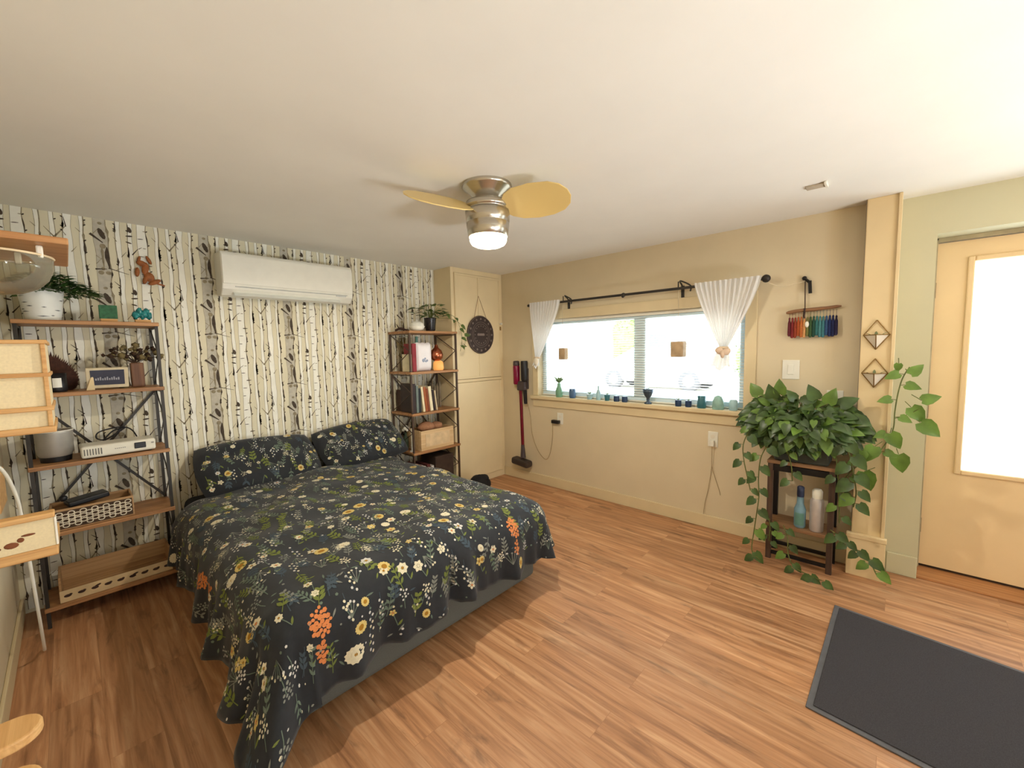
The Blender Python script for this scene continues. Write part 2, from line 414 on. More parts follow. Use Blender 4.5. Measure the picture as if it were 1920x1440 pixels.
MB().box(XW-.045, WY0-.09, WZ0-.035, 3.4049, WY1+.085, WZ0-.0003).build('sill', TRIMC, win, .006)
MB().box(XW-.015, WY0-.075, WZ0-.115, XW-.0003, WY1+.07, WZ0-.0355).build('apron', TRIMC, win, .004)
# blinds inside the reveal
bl = thing('venetian_blind', 'white horizontal slat blind hanging open inside the window', 'blind', (3.389, 1.775, WZ1-.03))
MB().box(3.376, WY0+.006, WZ1-.028, 3.402, WY1-.006, WZ1-.001).build('headrail', WHITEP, bl, .002)
SL = mat('blind_slat', srgb(240, 240, 236), .5, var=.02)
sl = MB()
z = WZ1-.045
while z > .985:
    sl.obox((3.389, 1.775, z), (.024, WY1-WY0-.02, .0016), roty(-.12)); z -= .021
sl.build('slats', SL, bl)
MB().box(3.379, WY0+.01, WZ0+.004, 3.399, WY1-.01, WZ0+.016).build('bottom_rail', WHITEP, bl, .002)
for y in (1.0, 1.5, 2.05, 2.55): MB().tube([(3.389, y, WZ1-.03), (3.389, y, WZ0+.016)], .0009, 5).build('lift_cord', WHITEP, bl)

# ------------------------------------------------------------------ door
DOORP = mat('door_paint', srgb(236, 208, 162), .5, var=.02, scale=5)
GY0, GY1, GZ0, GZ1 = -.293, -.886, .655, 1.872
d = MB()
d.box(XD-.02, GY0, .030, XD+.02, DY0-.012, 1.992).box(XD-.02, DY1+.012, .030, XD+.02, GY1, 1.992)
d.box(XD-.02, GY1, .030, XD+.02, GY0, GZ0).box(XD-.02, GY1, GZ1, XD+.02, GY0, 1.992)
dr = struct(d, 'door_1', DOORP)
MB().box(XD-.012, DY1+.012, .0143, XD+.018, DY0-.012, .0299).build('door_sweep', mat('sweep_brown', srgb(58, 40, 28), .7), dr)
m = MB()
for a in ((GY0-.002, GY0+.026, GZ0-.026, GZ1+.026), (GY1-.026, GY1+.002, GZ0-.026, GZ1+.026)): m.box(XD-.032, a[0], a[2], XD-.0201, a[1], a[3])
m.box(XD-.032, GY1+.002, GZ0-.026, XD-.0201, GY0-.002, GZ0+.002).box(XD-.032, GY1+.002, GZ1-.002, XD-.0201, GY0-.002, GZ1+.026)
m.build('glass_molding', DOORP, dr, .006)
MB().box(XD-.004, GY1, GZ0, XD+.004, GY0, GZ1).build('pane', glassy('door_frosted_glass', refl=.05, frost=.7), dr)
hg = mat('hinge_bronze', srgb(96, 72, 44), .4, .7)
for z in (.28, 1.0, 1.72):
    MB().lathe((XD-.026, DY0-.008, z-.045), [(.006, 0), (.006, .09)], 10).build('hinge', hg, dr)
MB().lathe((XD-.07, DY1+.08, .96), [(.012, 0), (.012, .03), (.028, .035), (.03, .05), (.02, .07)], 16, M=roty(-PI/2)).build('door_knob', hg, dr)
jb = MB().box(XD-.045, DY0-.0115, .0143, XD+.03, DY0-.0003, 2.01).box(XD-.045, DY1+.0003, .0143, XD+.03, DY1+.0115, 2.01).box(XD-.045, DY1+.0115, 1.996, XD+.03, DY0-.0115, DZ-.0003)
struct(jb, 'trim_5', mat('jamb_paint', srgb(170, 158, 128), .6), .002)
# ------------------------------------------------------------------ bed
bed = thing('bed', 'low double bed with grey upholstered base standing under the birch wallpaper', 'bed', (1.175, 2.5, 0))
GREYB = mat('grey_upholstery', srgb(96, 98, 94), .9, var=.08, scale=200)
MB().box(.48, 1.585, .035, 1.87, 3.49, .27).build('base', GREYB, bed, .03, 3)
MB().box(.46, 1.60, .27, 1.89, 3.49, .475).build('mattress', mat('fitted_sheet_charcoal', srgb(44, 46, 50), .85, var=.05), bed, .05, 3)
for x in (.6, 1.75):
    for y in (1.75, 3.35): MB().lathe((x, y, 0), [(.025, 0), (.03, .036)], 12).build('leg', BLACKP, bed)

# printed cloth: the pattern is drawn as small patches that follow the cloth
CB = mat('bedding_charcoal', srgb(36, 39, 44), .8, var=.10, scale=40, spec=.3, sheen=.15)
PALC = [('print_cream', (214, 206, 178)), ('print_white', (202, 200, 194)), ('print_yellow', (206, 184, 116)), ('print_orange', (206, 128, 76)),
        ('print_olive', (112, 122, 62)), ('print_sage', (104, 118, 104)), ('print_grey', (128, 130, 122)), ('print_mustard', (160, 116, 40)), ('print_slate', (70, 82, 92))]
PAL = [CB]+[mat(n, srgb(*c), .8, var=.08, scale=120, spec=.2) for n, c in PALC]
CRE, WHI, YEL, ORA, OLI, SAG, GRY, MUS, SLA = range(1, 10)

class Painter:
    def __init__(s, mb, S, ok): s.mb, s.S, s.ok = mb, S, ok; s.lay = 1
    def poly(s, pts, mi):
        if not all(s.ok(*p) for p in pts): return
        n = len(pts); cx = sum(p[0] for p in pts)/n; cy = sum(p[1] for p in pts)/n
        o = .0012+.0005*s.lay
        vs = [s.S(cx, cy, o)]+[s.S(p[0], p[1], o) for p in pts]
        s.mb.add(vs, [(0, 1+i, 1+(i+1) % n) for i in range(n)], mi, True)
    def disc(s, x, y, r, mi, n=8, sq=1., rot=0., jag=0.):
        s.poly([(x+r*(1+jag*(-1)**k)*cos(a)*cos(rot)-r*sq*(1+jag*(-1)**k)*sin(a)*sin(rot), y+r*(1+jag*(-1)**k)*cos(a)*sin(rot)+r*sq*(1+jag*(-1)**k)*sin(a)*cos(rot)) for k, a in enumerate([2*PI*j/n for j in range(n)])], mi)
    def line(s, x, y, a, ln, w, mi, bend=0.):
        k = max(2, int(ln/.03)); px, py = x, y
        for i in range(k):
            a2 = a+bend*i/k; nx, ny = -sin(a2)*w/2, cos(a2)*w/2
            qx, qy = px+cos(a2)*ln/k, py+sin(a2)*ln/k
            s.poly([(px+nx, py+ny), (px-nx, py-ny), (qx-nx, qy-ny), (qx+nx, qy+ny)], mi); px, py = qx, qy
        return px, py
    def leaf(s, x, y, a, ln, w, mi):
        c, d = cos(a), sin(a)
        s.poly([(x+c*ln*t-d*w*u, y+d*ln*t+c*w*u) for t, u in ((0, 0), (.3, .42), (.65, .42), (1, 0), (.65, -.42), (.3, -.42))], mi)
    def daisy(s, x, y, r, mi, mid):
        n = R.choice((5, 6, 7)); a0 = R.random()*6
        for k in range(n): s.leaf(x+r*.2*cos(a0+2*PI*k/n), y+r*.2*sin(a0+2*PI*k/n), a0+2*PI*k/n, r*.85, r*.75, mi)
        s.lay += 1; s.disc(x, y, r*.26, mid, 6); s.lay -= 1
    def bloom(s, x, y, r, mi):
        s.disc(x, y, r, mi, 26, .85, R.random()*3, .07); s.lay += 1; s.disc(x, y, r*.45, MUS if mi == YEL else CRE, 8); s.disc(x, y, r*.18, MUS, 6); s.lay -= 1
    def cluster(s, x, y, rx, ry, n, r, mi):
        for k in range(n):
            a = k*2.4; q = math.sqrt((k+.5)/n)
            s.disc(x+rx*q*cos(a), y+ry*q*sin(a), r*(.75+.5*R.random()), mi, 6, .9, a)
    def sprig(s, x, y, a, ln, mi, n=4, lw=.012, ll=.035):
        b = (R.random()-.5)*.8; s.line(x, y, a, ln, .003, mi, b)
        for i in range(1, n+1):
            t = i/n*ln; px, py = x+cos(a+b*.4)*t, y+sin(a+b*.4)*t
            for sg in (-1, 1): s.leaf(px, py, a+sg*.75, ll*(1.1-.4*i/n), lw, mi)
    q = .84
    def motif(s, x, y):
        q = s.q
        k = R.random(); up = PI/2*R.choice((-1, -1, -1, 1))+(R.random()-.5)*1.0     # most stems point to the pillows
        if k < .17:
            s.line(x, y, up, .05, .003, SAG)
            s.daisy(x+cos(up)*.06, y+sin(up)*.06, q*(.016+.014*R.random()), R.choice((CRE, CRE, WHI, YEL)), R.choice((MUS, CRE, ORA)))
            s.leaf(x, y, up+.9, .03, .01, OLI)
        elif k < .24: s.bloom(x, y, q*(.020+.016*R.random()), R.choice((YEL, YEL, CRE, CRE, CRE)))
        elif k < .43:
            s.line(x, y, up, .06, .0028, SAG, .4); s.cluster(x+cos(up)*.06, y+sin(up)*.06, .026*q, .032*q, R.randint(7, 13), .0058*q, R.choice((WHI, CRE, CRE, GRY)))
        elif k < .60: s.sprig(x, y, up, .07+.04*R.random(), R.choice((OLI, SAG, SAG, GRY, GRY)), 4, .009+.004*R.random(), .035*q)
        elif k < .68: s.sprig(x, y, up, .08, OLI, 3, .017, .036)
        elif k < .82:
            for j in range(5):
                a = up+(j-2)*.28; px, py = s.line(x, y, a, .04+.03*R.random(), .0026, R.choice((GRY, SAG)), (R.random()-.5)*.6)
                s.disc(px, py, .0052, R.choice((WHI, CRE, GRY)), 6)
        elif k < .92:
            for j in range(6): s.disc(x+.013*(j % 2)-.006+.004*R.random(), y+j*.014, .0062, R.choice((CRE, WHI)), 6, .8, up)
            s.line(x, y-.03, PI/2, .1, .0024, SLA)
        else:
            s.line(x, y, up+.3, .10, .003, SLA, -.6); s.sprig(x+.01, y, up, .06, SLA, 3, .014)
    def hydrangea(s, x, y, q=1.):
        s.cluster(x, y, .036*q, .05*q, 26, .0085*q, ORA); s.cluster(x-.012*q, y+.095*q, .022*q, .036*q, 12, .008*q, ORA)
        s.sprig(x+.01, y-.05*q, -PI/2+.3, .06, OLI, 3, .016)

def scatter(P, x0, x1, y0, y1, n, gap, keep=()):
    pts = []
    for _ in range(n*12):
        if len(pts) >= n: break
        p = (lerp(x0, x1, R.random()), lerp(y0, y1, R.random()))
        if all((p[0]-q[0])**2+(p[1]-q[1])**2 > q[2]**2 for q in keep) and all((p[0]-q[0])**2+(p[1]-q[1])**2 > gap*gap for q in pts): pts.append(p)
    for p in pts: P.motif(*p)

def with_normal(S0, e=.004):
    def S(a, b, o=0.):
        p = S0(a, b)
        if not o: return p
        n = (S0(a+e, b)-S0(a-e, b)).cross(S0(a, b-e)-S0(a, b+e))
        return p+n.normalized()*o if n.length > 1e-12 else p
    return S

# comforter: drapes over the mattress, rounded at the edges, pleated where it hangs
KX, KY, ZT, RR, HY = .64, 1.54, .535, .15, 3.16
def comf(a, b):
    sx = 1 if a > 0 else -1
    ex, ey = max(0., abs(a)-KX), max(0., b-KY)
    bx, by = min(abs(a), KX)*sx, min(b, KY)
    crown = .022*(1-(bx/KX)**2)+.010*sin(bx*7+1)*sin(by*5.3+.6)+.007*sin(bx*13+by*9)+.005*sin(by*17-bx*6)
    e = math.hypot(ex, ey)
    x, y, z = 1.155+bx, HY-by, ZT+crown
    if sx > 0 and ex > 0 and ey > 0 and e > .40: k_ = (.40+(e-.40)*.25)/e; ex, ey, e = ex*k_, ey*k_, e*k_
    if e > 0:
        dx, dy = sx*ex/e, ey/e; q = RR*PI/2
        if e < q: h, dz = RR*sin(e/RR), RR*(1-cos(e/RR))
        else: h, dz = RR+(e-q)*(.05+((.28*(by/KY)**3*(ex > 0)+.95*min(ex, ey)) if sx < 0 else .7*min(ex, ey))), RR+(e-q)
        th = math.atan2(ey, ex)
        s = (by if ey == 0 else KY+th*.35+(KX-abs(bx)))*(1 if sx < 0 else 1.13)+(0 if sx < 0 else 2.1)
        am = .030*min(1, max(0, (dz-.05)/.30))
        h += am*(sin(s*2*PI/.36+.7)+.55*sin(s*2*PI/.19+2.1)+.25*sin(s*2*PI/.11))
        z -= dz
        if z < .016:
            h += (.016-z)*.9; z = .016+.006*(1+sin(s*30))
        x += dx*h; y -= dy*h
    return Vector((x, y, z))
AX, BY = 1.075, 1.955
S = with_normal(comf)
cm = MB()
NU, NV = 110, 110
cm.grid(lambda u, v: S(lerp(-AX, AX, u), lerp(0, BY, v), 0), NU, NV, 0, True, True)
cm.grid(lambda u, v: S(lerp(-AX, AX, u), lerp(0, BY, v), -.012), NU, NV, 0, True)
w_ = NU+1; o_ = w_*(NV+1); rim = []
for i in range(NU): rim += [(i, i+1, o_+i+1, o_+i), (NV*w_+i+1, NV*w_+i, o_+NV*w_+i, o_+NV*w_+i+1)]
for j in range(NV): rim += [((j+1)*w_, j*w_, o_+j*w_, o_+(j+1)*w_), (j*w_+NU, (j+1)*w_+NU, o_+(j+1)*w_+NU, o_+j*w_+NU)]
for q in rim: cm.f.append(list(q)); cm.m.append(0); cm.s.append(True)
P = Painter(cm, S, lambda a, b: abs(a) < AX-.006 and .006 < b < BY-.006)
HYD = [(-.60, 1.70), (.42, 1.70), (-.88, .8), (.9, 1.1)]
for (a, b) in HYD: P.hydrangea(a, b, 1.05)
BLM = [(-.50, 1.87, .036), (.43, 1.89, .028), (-.17, 1.0, .036), (-.085, .96, .036), (-.44, 1.30, .034), (-.36, 1.34, .034), (.1, .8, .03), (.14, 1.45, .028), (-.1, 1.2, .028)]
for (a, b, r) in BLM: P.bloom(a, b, r, YEL if R.random() < .6 else CRE)
scatter(P, -AX+.05, AX-.05, .06, BY-.05, 820, .048, [(a, b+.04, .10) for a, b in HYD]+[(a, b, r+.03) for a, b, r in BLM])
# little seeds and leaves between the motifs
for _ in range(900):
    a, b = lerp(-AX, AX, R.random()), lerp(.03, BY, R.random())
    if R.random() < .5: P.disc(a, b, .0035+.003*R.random(), R.choice((CRE, GRY, SAG, WHI)), 5)
    else: P.leaf(a, b, R.random()*6.3, .018+.016*R.random(), .008, R.choice((SAG, OLI, GRY, SLA)))
single(cm, 'comforter', PAL, 'charcoal comforter printed with small flowers draped over the bed', 'comforter')

def pillow(label, c, w, h, t, tilt, yaw, roll, n):
    M = rotz(yaw) @ rotx(tilt) @ roty(roll); c = Vector(c)
    def surf(sg):
        def f(p, q):
            p = max(-1, min(1, p)); q = max(-1, min(1, q))
            x = w/2*p*(1-.07*q*q*abs(p)); y = h/2*q*(1-.09*p*p*abs(q))
            f2 = max(0., (1-abs(p)**3.2)*(1-abs(q)**3.2))
            z = sg*t*f2**.42*(1+.06*sin(5*p+3*q)+.05*sin(9*q-4*p))
            return c + M @ Vector((x, y, z))
        return f
    mb = MB(); top, bot = surf(1), surf(-1)
    mb.grid(lambda u, v: top(2*u-1, 2*v-1), 36, 28, 0, True)
    mb.grid(lambda u, v: bot(2*u-1, 2*v-1), 36, 28, 0, True, True)
    def S(a, b, o):
        p, q = a/(w/2), b/(h/2); e = .03
        nrm = (top(p+e, q)-top(p-e, q)).cross(top(p, q+e)-top(p, q-e)).normalized()
        return top(p, q)+nrm*o
    P = Painter(mb, S, lambda a, b: abs(a) < w/2*.95 and abs(b) < h/2*.95)
    P.q = .7; scatter(P, -w/2*.9, w/2*.9, -h/2*.9, h/2*.9, n, .045)
    return single(mb, 'pillow', PAL, label, 'pillow', 'floral bed pillows')
pillow('left charcoal floral pillow leaning on the birch wallpaper, on the projector side', (.895, 3.305, .650), .77, .45, .078, .66, -.03, .02, 90)
pillow('right charcoal floral pillow at the head of the bed beside the book shelf', (1.655, 3.305, .660), .74, .45, .078, .64, .05, -.05, 90)
# ------------------------------------------------------------------ ceiling fan
FX, FY = 1.505, 1.552
fan = thing('ceiling_fan', 'brushed steel ceiling fan with three blades and a lit lamp under it', 'ceiling fan', (FX, FY, CEIL))
MB().lathe((FX, FY, 0), [(.124, CEIL-.0005), (.126, CEIL-.012), (.120, CEIL-.020), (.062, CEIL-.064), (.056, CEIL-.075)], 40).build('canopy', CHROME, fan)
MB().lathe((FX, FY, 0), [(.054, CEIL-.072), (.09, CEIL-.078), (.108, CEIL-.086), (.114, 2.14), (.1135, 2.130), (.106, 2.128), (.106, 2.118), (.1135, 2.116), (.1095, 2.064), (.106, 2.061), (.106, 2.056), (.1085, 2.053), (.100, 1.992), (.096, 1.990), (.096, 2.03)], 40, cap=False).build('motor_housing', CHROME, fan)
def dome_mat():
    m, nt, b, out = new_mat('lamp_opal_glass'); N, L = nt.nodes, nt.links
    em = N.new('ShaderNodeEmission'); em.inputs['Color'].default_value = (1, .84, .58, 1); em.inputs['Strength'].default_value = 24
    tr = N.new('ShaderNodeBsdfTransparent'); x = N.new('ShaderNodeMixShader'); x.inputs[0].default_value = .5
    L.new(em.outputs[0], x.inputs[1]); L.new(tr.outputs[0], x.inputs[2]); L.new(x.outputs[0], out.inputs['Surface']); return m
MB().lathe((FX, FY, 0), [(.0945, 2.02), (.0945, 1.985), (.092, 1.968), (.084, 1.955), (.065, 1.946), (.035, 1.941), (.004, 1.940)], 32, cap=False).build('lamp_globe', dome_mat(), fan)
BLADE = mat('fan_blade_gold', srgb(232, 204, 136), .35, .1, var=.02, scale=4)
def blade(ang):
    M = rotz(ang) @ rotx(-.58); mb = MB(); top = []
    out = [(.095, -.040), (.12, -.070), (.17, -.092), (.26, -.098), (.35, -.088), (.40, -.066), (.43, -.030), (.438, .005), (.425, .045), (.39, .075), (.33, .092), (.25, .096), (.17, .085), (.12, .062), (.095, .040)]
    pts = [Vector((FX, FY, 2.126)) + M @ Vector((a, b, -.003)) for a, b in out]
    mb.prism(pts, M @ Vector((0, 0, .006)))
    return mb
for a in (-73, 47, 167): blade(math.radians(a)).build('blade', BLADE, fan, .002)

# ------------------------------------------------------------------ wall air conditioner
ax0, ax1, ay = .748, 1.660, 3.340
ac = thing('air_conditioner', 'white wall mounted air conditioner high on the birch wallpaper', 'air conditioner', (1.2, YB, 1.82))
prof = [(YB-.0055, 2.128), (ay+.012, 2.122), (ay, 2.105), (ay, 1.90), (ay+.008, 1.872), (ay+.05, 1.832), (ay+.09, 1.824), (YB-.0055, 1.840)]
MB().prism([(ax0, y, z) for y, z in prof], (ax1-ax0, 0, 0)).build('body', WHITEP, ac, .008, 3)
MB().box(ax0+.004, ay-.008, 1.905, ax1-.004, ay-.0003, 2.100).build('front_panel', WHITEP, ac, .006, 3)
flp = MB(); flp.obox(((ax0+ax1)/2-.02, ay+.022, 1.848), (.74, .004, .058), rotx(-.78-.1)); flp.build('louver_flap', mat('louver_white', srgb(222, 224, 216), .4, var=.02), ac, .002)
MB().box(ax0+.075, ay-.004, 1.886, ax1-.05, ay+.002, 1.891).build('vent_slot', mat('slot_grey', srgb(180, 182, 176), .6), ac)
MB().box(ax1-.14, ay-.0015, 1.876, ax1-.06, ay+.006, 1.884).build('display', mat('display_grey', srgb(206, 208, 204), .3), ac)

# ------------------------------------------------------------------ shelving units
def shelf_unit(x0, x1, y0, y1, tiers, label, frame):
    t = thing('shelving_unit', label, 'shelf', ((x0+x1)/2, (y0+y1)/2, 0))
    for z in tiers: MB().box(x0-.012, y0-.006, z-.022, x1+.012, y1+.002, z).build('shelf_board', OAK, t, .003)
    for x in (x0, x1):
        for y in (y0+.012, y1-.012): MB().box(x-.0075, y-.0075, 0, x+.0075, y+.0075, tiers[-1]-.0225).build('post', frame, t)
    for x in (x0, x1):
        m = MB()
        for a, b in zip(tiers[:-1], tiers[1:]):
            za, zb, zm = a+.01, b-.03, (a+b)/2
            m.bar((x, y0+.02, zm), (x, y1-.02, za), .005).bar((x, y0+.02, zm), (x, y1-.02, zb), .006)
            m.bar((x, y0+.02, zb), (x, y1-.02, zb), .008)
        m.build('side_brace', frame, t)
    xm = (x0+x1)/2; m = MB()
    m.bar((x0, y1-.004, tiers[1]+.01), (x1, y1-.004, tiers[3]-.03), .004, .014).bar((x1, y1-.009, tiers[1]+.01), (x0, y1-.009, tiers[3]-.03), .004, .014)
    m.build('cross_brace', frame, t)
    return t
TL = [.112, .505, .868, 1.243, 1.622]
TR = [.112, .505, .862, 1.238, 1.606]
GUN = mat('gunmetal', srgb(58, 54, 50), .45, .4)
shelf_unit(-.165, .375, 3.215, 3.50, TL, 'brown board shelving unit with black frame at left of the bed holding the projector', GUN)
shelf_unit(2.075, 2.595, 3.156, 3.50, TR, 'brown board shelving unit with black frame holding books beside the cream closet', mat('frame_dark_bronze', srgb(84, 66, 54), .5, .3))

# ---- on the left unit
z = TL[4]
pot = thing('potted_plant', 'white birch-bark patterned pot with bushy fern on the top board of the left shelf', 'plant', (-.068, 3.33, z))
pp = MB().lathe((-.068, 3.33, z), [(.062, .0005), (.068, .02), (.084, .15), (.086, .165), (.078, .165), (.074, .14)], 28, cap=False)
pp.lathe((-.068, 3.33, z), [(.062, .0005), (.01, .0008)], 28, cap=True)
for _ in range(34):
    a = R.random()*6.28; h = .015+.135*R.random(); r = lerp(.0675, .0845, h/.15)+.0008; w_ = .12+.25*R.random()
    pp.poly([(-.068+r*cos(a+w_*u), 3.33+r*sin(a+w_*u), z+h+v) for u, v in ((-1, 0), (0, -.003), (1, 0), (0, .003))], 1)
pp.build('pot', [mat('pot_white', srgb(234, 236, 230), .4, var=.03), mat('pot_marks', srgb(120, 122, 120), .6)], pot)
LEAFD = mat('fern_green', srgb(66, 104, 40), .55, var=.4, scale=25)
def leaf_at(mb, p, d, ln, w, mi=0, up=Vector((0, 0, 1)), droop=.3, fold=.15):
    """one pointed leaf, midrib along d"""
    p = Vector(p); d = Vector(d).normalized(); s = d.cross(up)
    if s.length < .05: s = Vector((1, 0, 0))
    s.normalize(); n = s.cross(d)
    def q(t, u): return p + d*ln*t + s*w*u + n*(abs(u)*w*fold - droop*ln*t*t)
    vs = [q(0, 0), q(.15, .34), q(.15, -.34), q(.4, .5), q(.4, -.5), q(.72, .33), q(.72, -.33), q(1, 0), q(.4, 0), q(.72, 0)]
    mb.add(vs, [(0, 8, 3, 1), (0, 2, 4, 8), (8, 9, 5, 3), (8, 4, 6, 9), (9, 7, 5), (9, 6, 7)], mi, True)
def heart_leaf(mb, p, d, nrm, ln, w, mi=0):
    p = Vector(p); d = Vector(d).normalized(); nrm = Vector(nrm); s = d.cross(nrm)
    if s.length < .05: s = d.cross(Vector((1, 0, 0)))
    s.normalize(); n = s.cross(d)
    def q(t, u): return p + d*ln*t + s*w*u + n*(abs(u)*w*.28 - .22*ln*t*t)
    vs = [q(.02, 0), q(-.08, .26), q(-.08, -.26), q(.14, .5), q(.14, -.5), q(.45, .46), q(.45, -.46), q(.78, .22), q(.78, -.22), q(1, 0), q(.3, 0), q(.6, 0), q(.8, 0)]
    mb.add(vs, [(0, 10, 3, 1), (0, 2, 4, 10), (10, 11, 5, 3), (10, 4, 6, 11), (11, 12, 7, 5), (11, 6, 8, 12), (12, 9, 7), (12, 8, 9)], mi, True)
fo = MB()
for _ in range(1100):
    a = R.random()*6.28; r = .175*math.sqrt(R.random()); p = Vector((-.045+r*1.05*cos(a), 3.325+r*.72*sin(a), z+.155+.105*(1-(r/.175)**2)*R.random()**.6-.015*(r/.17)))
    leaf_at(fo, p, (cos(a)+R.random()-.5, sin(a)+R.random()-.5, .5*R.random()), .030+.022*R.random(), .018, 0)
for _ in range(26):
    a = R.random()*6.28; fo.tube([(-.068, 3.33, z+.15), (-.06+.09*cos(a), 3.33+.07*sin(a), z+.2), (-.055+.16*cos(a), 3.33+.12*sin(a), z+.18)], .0012, 4)
fo.build('foliage', LEAFD, pot)

def block_ornament(x, col, label, shape):
    t = thing('glass_ornament', label, 'ornament', (x, 3.29, z))
    MB().box(x-.035, 3.27, z+.0004, x+.035, 3.32, z+.018).build('stand', PINEX, t, .002)
    if shape: MB().box(x-.038, 3.285, z+.0184, x+.038, 3.305, z+.095).build('tile', col, t, .003)
    else:
        m = MB()
        for k in range(7): m.ball((x-.03+.01*k, 3.295+.006*(k % 2), z+.042+.012*(k % 3)), (.016, .013, .022), 8, lumpy=.5)
        m.build('glass_chunk', col, t)
block_ornament(.180, mat('green_glaze', srgb(44, 96, 62), .6, var=.35, scale=60), 'small square green tile on a wooden stand on the top board of the left shelf', True)
block_ornament(.325, mat('teal_glass', srgb(40, 124, 124), .12, var=.4, scale=40), 'teal glass chunk on a wooden stand at the right end of the top board', False)
# wall ornament, rust coloured dried spray
m = MB(); c0 = (.375, 3.512, 1.955)
RUST = mat('rust_brown', srgb(150, 88, 44), .6, var=.3, scale=40)
for k, (dx, dz, rx, rz, rt) in enumerate([(-.01, .05, .028, .018, .4), (.005, .02, .018, .04, .15), (.02, -.03, .026, .032, -.3), (.045, -.06, .036, .014, -.5), (-.035, -.005, .012, .03, .1), (.0, -.05, .012, .028, .3), (.025, .075, .01, .028, -.4), (-.022, .075, .008, .022, .3)]):
    m.ball((c0[0]+dx, c0[1]-.012, c0[2]+dz), (rx, .012, rz), 10, 0, roty(rt))
m.bar((.40, 3.512, 1.90), (.47, 3.512, 1.878), .009)
single(m, 'wall_ornament', RUST, 'small rust brown carved ornament climbing the birch wallpaper above the teal glass chunk', 'ornament')

z = TL[3]
cr = MB()   # dark feather crest leaning behind the mug
for k in range(34):
    t = k/33; a = lerp(1.66, .10, t); ln = lerp(.235, .085, t**.8); p = Vector((-.070+.012*t, 3.40+.0008*k, z+.004))
    leaf_at(cr, p, (cos(a), 0, sin(a)), ln*(.94+.1*R.random()), .036, 0, Vector((0, -1, 0)), .06, .25)
single(cr, 'feather_fan', mat('feather_brown', srgb(70, 40, 28), .8, var=.35, scale=60), 'fan of dark brown feathers standing behind the black mug', 'feathers')
mg = thing('mug', 'black mug with a white label on the second board from the top', 'mug', (-.045, 3.30, z))
MB().lathe((-.045, 3.30, z), [(.034, .0005), (.038, .008), (.038, .10), (.034, .10), (.034, .02)], 24).build('cup', BLACKP, mg)
MB().tube(curve([(-.082, 3.30, z+.08), (-.105, 3.30, z+.07), (-.105, 3.30, z+.035), (-.083, 3.30, z+.022)], 5), .005, 8).build('handle', BLACKP, mg)
lb = MB(); lb.grid(lambda u, v: Vector((-.045+.0386*cos(-2.0+.9*u), 3.30+.0386*sin(-2.0+.9*u), z+.025+.05*v)), 6, 1); lb.build('label', WHITEP, mg)
sg = thing('framed_sign', 'small slate sign in a cream frame propped on the second board of the left shelf', 'sign', (.15, 3.27, z))
M = rotx(.28)
MB().obox((.15, 3.262, z+.066), (.172, .014, .118), M).build('frame', mat('frame_cream', srgb(214, 200, 168), .6), sg, .003)
MB().obox((.15, 3.2535, z+.068), (.138, .004, .086), M).build('slate_panel', mat('slate_blue', srgb(62, 64, 80), .5), sg)
tx = MB()
for k in range(11): tx.obox((.102+.0092*k, 3.2515+.0006, z+.058+.002*(k % 3)), (.0058, .001, .011+.004*(k*7 % 3)), M)
for k in range(4): tx.obox((.135+.01*k, 3.2575, z+.085), (.006, .001, .004), M)
tx.build('lettering', mat('chalk_grey', srgb(168, 170, 178), .7), sg)
MB().prism([(.06, 3.25, z+.0004), (.095, 3.25, z+.0004), (.092, 3.25, z+.10)], (0, .05, 0)).build('easel_side', mat('pale_birch_wood', srgb(222, 200, 156), .6), sg, .002)
vz = thing('dried_flower_vase', 'brown wooden vase of dried flowers at the right end of the second board', 'vase', (.275, 3.33, z))
MB().box(.252, 3.305, z+.0005, .312, 3.355, z+.145).build('vase', wood('vase_brown', srgb(92, 58, 38), srgb(132, 92, 62), 'z', .6), vz, .006)
m = MB(); 
for k in range(34):
    a = lerp(2.7, .35, R.random()); ln = .05+.09*R.random(); p = (.275+.02*(R.random()-.5), 3.33, z+.14)
    e = (p[0]+cos(a)*ln*1.1, 3.33+.06*(R.random()-.5), z+.14+sin(a)*ln*.8)
    m.tube([p, ((p[0]+e[0])/2, 3.33, (p[2]+e[2])/2+.015), e], .0014, 4, 0); m.ball(e, .009+.008*R.random(), 6, R.choice((0, 1, 1)), lumpy=.7)
m.build('dried_flowers', [mat('dried_dark', srgb(60, 42, 28), .9), mat('dried_olive', srgb(112, 98, 62), .9, var=.3)], vz)
jr = thing('striped_jar', 'mottled olive jar beside the brown wooden vase', 'jar', (.218, 3.33, z))
MB().lathe((.218, 3.335, z), [(.02, .0005), (.026, .015), (.027, .05), (.018, .085), (.02, .10)], 16).build('body', mat('olive_mottle', srgb(112, 104, 74), .5, var=.4, scale=50), jr)

z = TL[2]
pc = thing('steel_cooker', 'brushed steel pot on a black base at the left end of the third board', 'pot', (-.078, 3.33, z))
MB().lathe((-.078, 3.33, z), [(.058, .0005), (.062, .028)], 28).build('base', BLACKP, pc)
MB().lathe((-.078, 3.33, z), [(.060, .0285), (.069, .045), (.073, .155), (.075, .165), (.070, .166), (.066, .15)], 32).build('pot', mat('satin_steel', srgb(176, 172, 164), .5, .6, var=.05), pc)
MB().tube([(-.078+.074*cos(t), 3.33+.074*sin(t), z+.166) for t in [2*PI*k/30 for k in range(30)]], .003, 6, closed=True).build('rim', WHITEP, pc)
pj = thing('projector', 'white projector on the third board of the left shelf', 'projector', (.17, 3.29, z))
M = rotz(.02)
MB().obox((.168, 3.292, z+.040), (.31, .16, .066), M).build('body', mat('projector_white', srgb(226, 222, 206), .4, var=.02), pj, .012, 3)
MB().obox((.255, 3.2115, z+.043), (.05, .006, .034), M).build('lens', BLACKP, pj, .004)
m = MB()
